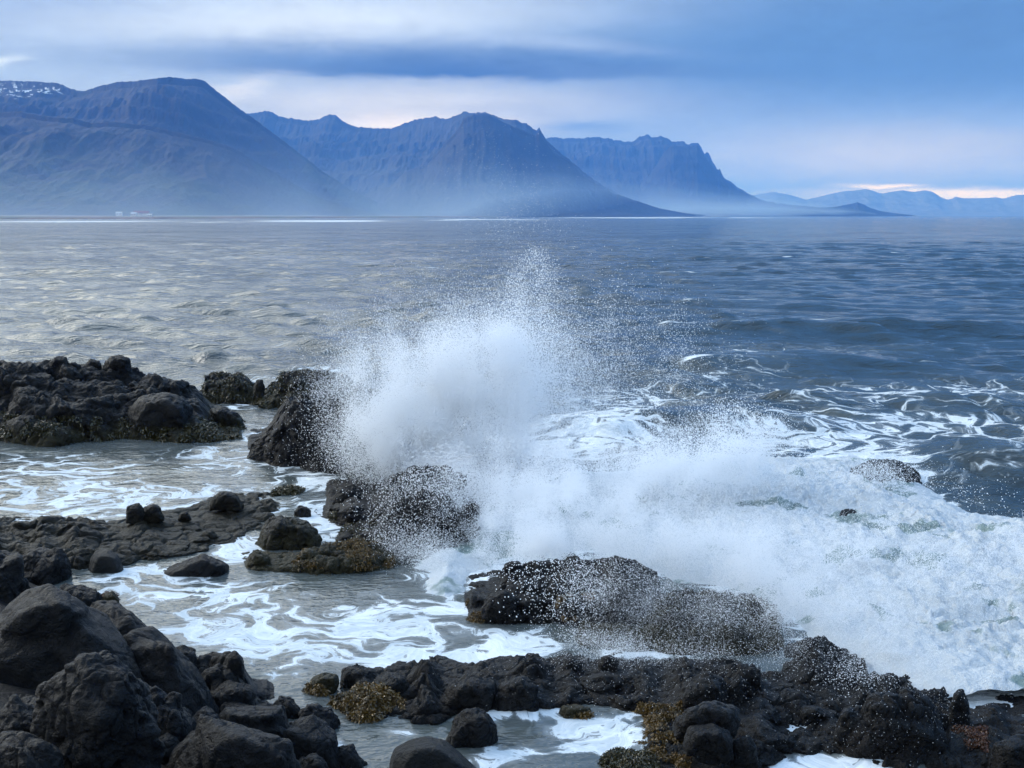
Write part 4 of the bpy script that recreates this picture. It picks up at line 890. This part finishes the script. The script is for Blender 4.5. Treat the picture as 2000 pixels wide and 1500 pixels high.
def puffs(spec, seed, freq=1.6, lo=-.25, hi=.35, K=1.0):
    """soft clouds of drops: px, py, spread x, spread y, tilt, number, distance, depth, radius range"""
    rg = np.random.default_rng(seed); P, R = [], []
    for (cx, cy, sx, sy, rot, cnt, D, dep, r0, r1) in spec:
        n = int(cnt * K); a = rg.normal(size=(n, 2)) * (sx, sy); c, s = math.cos(rot), math.sin(rot)
        u = cx + a[:, 0] * c - a[:, 1] * s; v = cy + a[:, 0] * s + a[:, 1] * c
        dd = D + rg.normal(size=n) * dep; p = at(u, v, dd)
        P.append(p); R.append(r0 + (r1 - r0) * rg.random(n) ** 3)
    P = np.concatenate(P); R = np.concatenate(R)
    k = sstep(lo, hi, fbm(P * (freq, freq, freq * .8), 4, .55, seed)) > rg.random(len(P))
    k &= P[:, 2] > 0.02
    return P[k], R[k]
mm = .001
rg = np.random.default_rng(70)
# the tall plume thrown up behind the black block
plume = [(800, 800, 60, 70, .0, 108e3, 23.0, .6, 3.3 * mm, 6.5 * mm), (885, 765, 75, 75, .0, 122e3, 23.2, .7, 3.3 * mm, 6.5 * mm), (965, 720, 48, 50, .0, 64e3, 23.4, .6, 3.3 * mm, 6.5 * mm),
         (850, 868, 85, 34, .0, 86e3, 22.6, .6, 3.3 * mm, 6.5 * mm), (1010, 830, 65, 75, .0, 72e3, 23.0, .7, 3.3 * mm, 6.5 * mm), (752, 850, 34, 46, .0, 43e3, 22.8, .5, 3.3 * mm, 6.5 * mm), (990, 668, 20, 18, .0, 14e3, 23.4, .4, 3 * mm, 6 * mm),
         (740, 745, 34, 26, .5, 14e3, 23.2, .5, 3 * mm, 6 * mm), (1080, 760, 60, 50, .3, 21e3, 23.4, .7, 3 * mm, 7 * mm)]
p1_, r1_ = puffs(plume, 71, 1.5, -.16, .10, 1.7)
def jets(n, per, base, fan, speed, D, seed, r0, r1, spread=.05):
    """thrown threads of water: each leaves the rock and breaks into drops along its arc"""
    rg = np.random.default_rng(seed); P, R = [], []
    for _ in range(n):
        bx = base[0] + (base[1] - base[0]) * rg.random(); by = base[2] + (base[3] - base[2]) * rg.random()
        p0 = at(bx, by, D + rg.normal() * .5); k = (bx - base[0]) / (base[1] - base[0] + 1e-6)
        an = math.radians(fan[0] + (fan[1] - fan[0]) * (0.6 * k + .4 * rg.random())); sp = speed[0] + (speed[1] - speed[0]) * rg.random() ** 1.5
        vel = np.array([math.sin(an) * sp, rg.normal() * .5, math.cos(an) * sp]); m_ = int(per * (.4 + 1.2 * rg.random()))
        tt = (0.25 + .75 * rg.random()) * vel[2] / 9.81 * rg.random(m_) ** .7 * 1.25
        q = p0 + vel * tt[:, None]; q[:, 2] -= 4.9 * tt ** 2
        q += rg.normal(size=(m_, 3)) * (spread * (.3 + 2.2 * tt / (tt.max() + 1e-6)))[:, None]
        P.append(q); R.append(r0 + (r1 - r0) * rg.random(m_) ** 4)
    P = np.concatenate(P); R = np.concatenate(R); k = P[:, 2] > .03; return P[k], R[k]
j1 = jets(150, 900, (760, 1030, 800, 900), (-26, 30), (3.2, 7.2), 23.0, 81, 2.4 * mm, 7 * mm, .06)
j2 = jets(90, 500, (1250, 1470, 900, 960), (-6, 40), (2.0, 4.6), 20.0, 82, 2.4 * mm, 8 * mm, .05)
j3 = jets(80, 500, (860, 1250, 980, 1080), (-30, 25), (1.8, 4.0), 18.6, 83, 2.2 * mm, 6 * mm, .05)
j4 = jets(90, 350, (1400, 2000, 1040, 1300), (-25, 25), (1.2, 2.8), 15.5, 84, 1.8 * mm, 6 * mm, .04)
n = 130000; v = 478 + 330 * rg.random(n) ** 0.50; cxs = 1046 - 0.12 * (v - 480); hw = 22 + (v - 478) * 0.50
u = cxs + rg.normal(size=n) * hw * 0.55; pt = at(u, v, 23.4 + rg.normal(size=n) * .7)
k = sstep(-.35, .45, fbm(pt * (2.2, 2.2, 1.0), 4, .6, 73)) > rg.random(n); pt = pt[k]
rt = 2.4 * mm + 6.5 * mm * rg.random(len(pt)) ** 4
loose = [(960, 380, 55, 55, 0, 2500, 23.6, .8, 2 * mm, 4 * mm), (1010, 450, 60, 60, 0, 3000, 23.6, .8, 2.6 * mm, 4.8 * mm), (1240, 650, 70, 50, .5, 9000, 22.8, .7, 3 * mm, 8 * mm), (1180, 720, 90, 60, .3, 14000, 22.8, .7, 3 * mm, 7 * mm),
         (1330, 720, 60, 60, .0, 2500, 22.4, .7, 3 * mm, 7 * mm), (690, 720, 40, 30, .0, 5000, 23.4, .6, 3 * mm, 6 * mm), (900, 640, 70, 40, -.5, 14000, 23.6, .7, 3 * mm, 7 * mm)]
p2_, r2_ = puffs(loose, 74)
spray_object('spray_plume', np.concatenate([p1_, pt, p2_, j1[0]]), np.concatenate([r1_, rt, r2_, j1[1]]), M_DROP, 'tall white plume of spray bursting above the black block')
# droplets raining in front of the rocks
veil = [(655, 830, 30, 55, .0, 3500, 23.4, .3, 4 * mm, 9 * mm), (695, 800, 20, 60, .0, 10000, 23.3, .3, 3 * mm, 8 * mm), (660, 760, 40, 22, .0, 6000, 24.6, .3, 3 * mm, 7 * mm), (700, 880, 26, 36, .0, 7000, 22.6, .3, 3 * mm, 8 * mm),
        (830, 1000, 55, 55, -.6, 16000, 18.6, .35, 3.5 * mm, 8.5 * mm), (880, 960, 34, 45, .0, 10000, 18.9, .35, 3 * mm, 8 * mm), (800, 1070, 40, 30, .0, 10000, 17.8, .3, 3 * mm, 7 * mm),
        (1060, 1140, 60, 40, .4, 900, 14.5, .25, 4.5 * mm, 9 * mm), (1130, 1150, 55, 45, .2, 2600, 14.5, .25, 3.2 * mm, 8 * mm), (1215, 1150, 50, 45, .0, 9000, 14.6, .3, 2 * mm, 5.5 * mm), (1250, 1180, 60, 34, .0, 12000, 14.3, .3, 1.2 * mm, 3.4 * mm),
        (1320, 1210, 95, 40, .0, 20000, 13.4, .3, .9 * mm, 2.6 * mm), (1420, 1180, 60, 34, .2, 9000, 13.6, .3, 1.4 * mm, 4.5 * mm), (1200, 1262, 60, 16, .2, 9000, 13.6, .3, 2 * mm, 5 * mm), (1300, 1280, 120, 18, .0, 9000, 12.9, .3, 1.5 * mm, 4 * mm),
        (1600, 1280, 60, 34, .5, 5000, 13.0, .3, 1.4 * mm, 4.5 * mm), (1680, 1330, 40, 30, .5, 3000, 12.4, .3, 2 * mm, 6 * mm), (1450, 1340, 200, 60, .0, 1500, 11.8, .4, 1.6 * mm, 3.2 * mm), (1780, 1400, 90, 50, .0, 900, 11.2, .4, 1.6 * mm, 3.5 * mm), (1200, 1330, 120, 30, .0, 500, 12.0, .4, 1.6 * mm, 3 * mm), (1640, 1440, 120, 30, .0, 350, 10.8, .3, 1.4 * mm, 3 * mm)]
p3_, r3_ = puffs(veil, 75, 2.2, -.5, .3)
spray_object('spray_droplets', p3_, r3_, M_DROP, 'scattered white droplets raining down before the dark rocks')
# spray torn off the breaking wave
surf = [(1000, 985, 85, 60, .2, 150e3, 20.2, .5, 3.0 * mm, 5.5 * mm), (1130, 980, 110, 55, .1, 170e3, 19.4, .6, 3.0 * mm, 5.5 * mm), (1340, 945, 85, 45, -.2, 90e3, 19.6, .5, 2.4 * mm, 6 * mm), (1420, 850, 40, 34, .0, 14000, 20.6, .5, 3 * mm, 9 * mm), (1470, 900, 40, 40, .0, 16000, 20.0, .5, 3 * mm, 8 * mm),
        (1300, 1060, 130, 45, .1, 150e3, 17.0, .5, 2.6 * mm, 4.8 * mm), (880, 1110, 55, 30, -.3, 90e3, 17.6, .35, 2.6 * mm, 4.8 * mm), (960, 1060, 70, 40, -.4, 90e3, 18.0, .4, 2.6 * mm, 4.8 * mm), (1060, 1060, 70, 22, .0, 60e3, 17.2, .3, 2.6 * mm, 4.8 * mm), (1500, 1110, 100, 50, .3, 90e3, 15.9, .5, 2.6 * mm, 4.8 * mm), (1560, 1190, 70, 40, .6, 60e3, 14.8, .4, 2.6 * mm, 4.8 * mm),
        (1700, 1080, 150, 40, .1, 60e3, 16.2, .5, 2 * mm, 5 * mm), (1700, 1250, 90, 50, .6, 55e3, 13.9, .4, 1.8 * mm, 4.5 * mm), (1880, 1170, 120, 60, .0, 50e3, 14.4, .5, 1.8 * mm, 5 * mm), (1840, 1330, 90, 34, .4, 34e3, 13.0, .4, 1.6 * mm, 4.5 * mm), (1640, 930, 120, 20, .1, 8000, 19.5, .5, 3 * mm, 8 * mm), (1880, 960, 100, 30, .2, 260, 19.0, .5, 3 * mm, 11 * mm)]
surf += [(1120, 905, 110, 34, .1, 60e3, 20.6, .5, 2.6 * mm, 5.5 * mm), (1270, 900, 80, 36, -.2, 40e3, 20.3, .5, 2.6 * mm, 6 * mm), (1715, 925, 45, 20, .0, 7000, 21.5, .2, 3 * mm, 7 * mm), (1660, 1000, 24, 12, .0, 2500, 20.0, .2, 3 * mm, 6 * mm)]
p4_, r4_ = puffs(surf, 76, 1.9, -.15, .2, 1.15)
spray_object('wave_spray', np.concatenate([p4_, j2[0], j3[0], j4[0]]), np.concatenate([r4_, j2[1], j3[1], j4[1]]), M_DROP, 'low cloud of fine spray torn off the breaking wave')
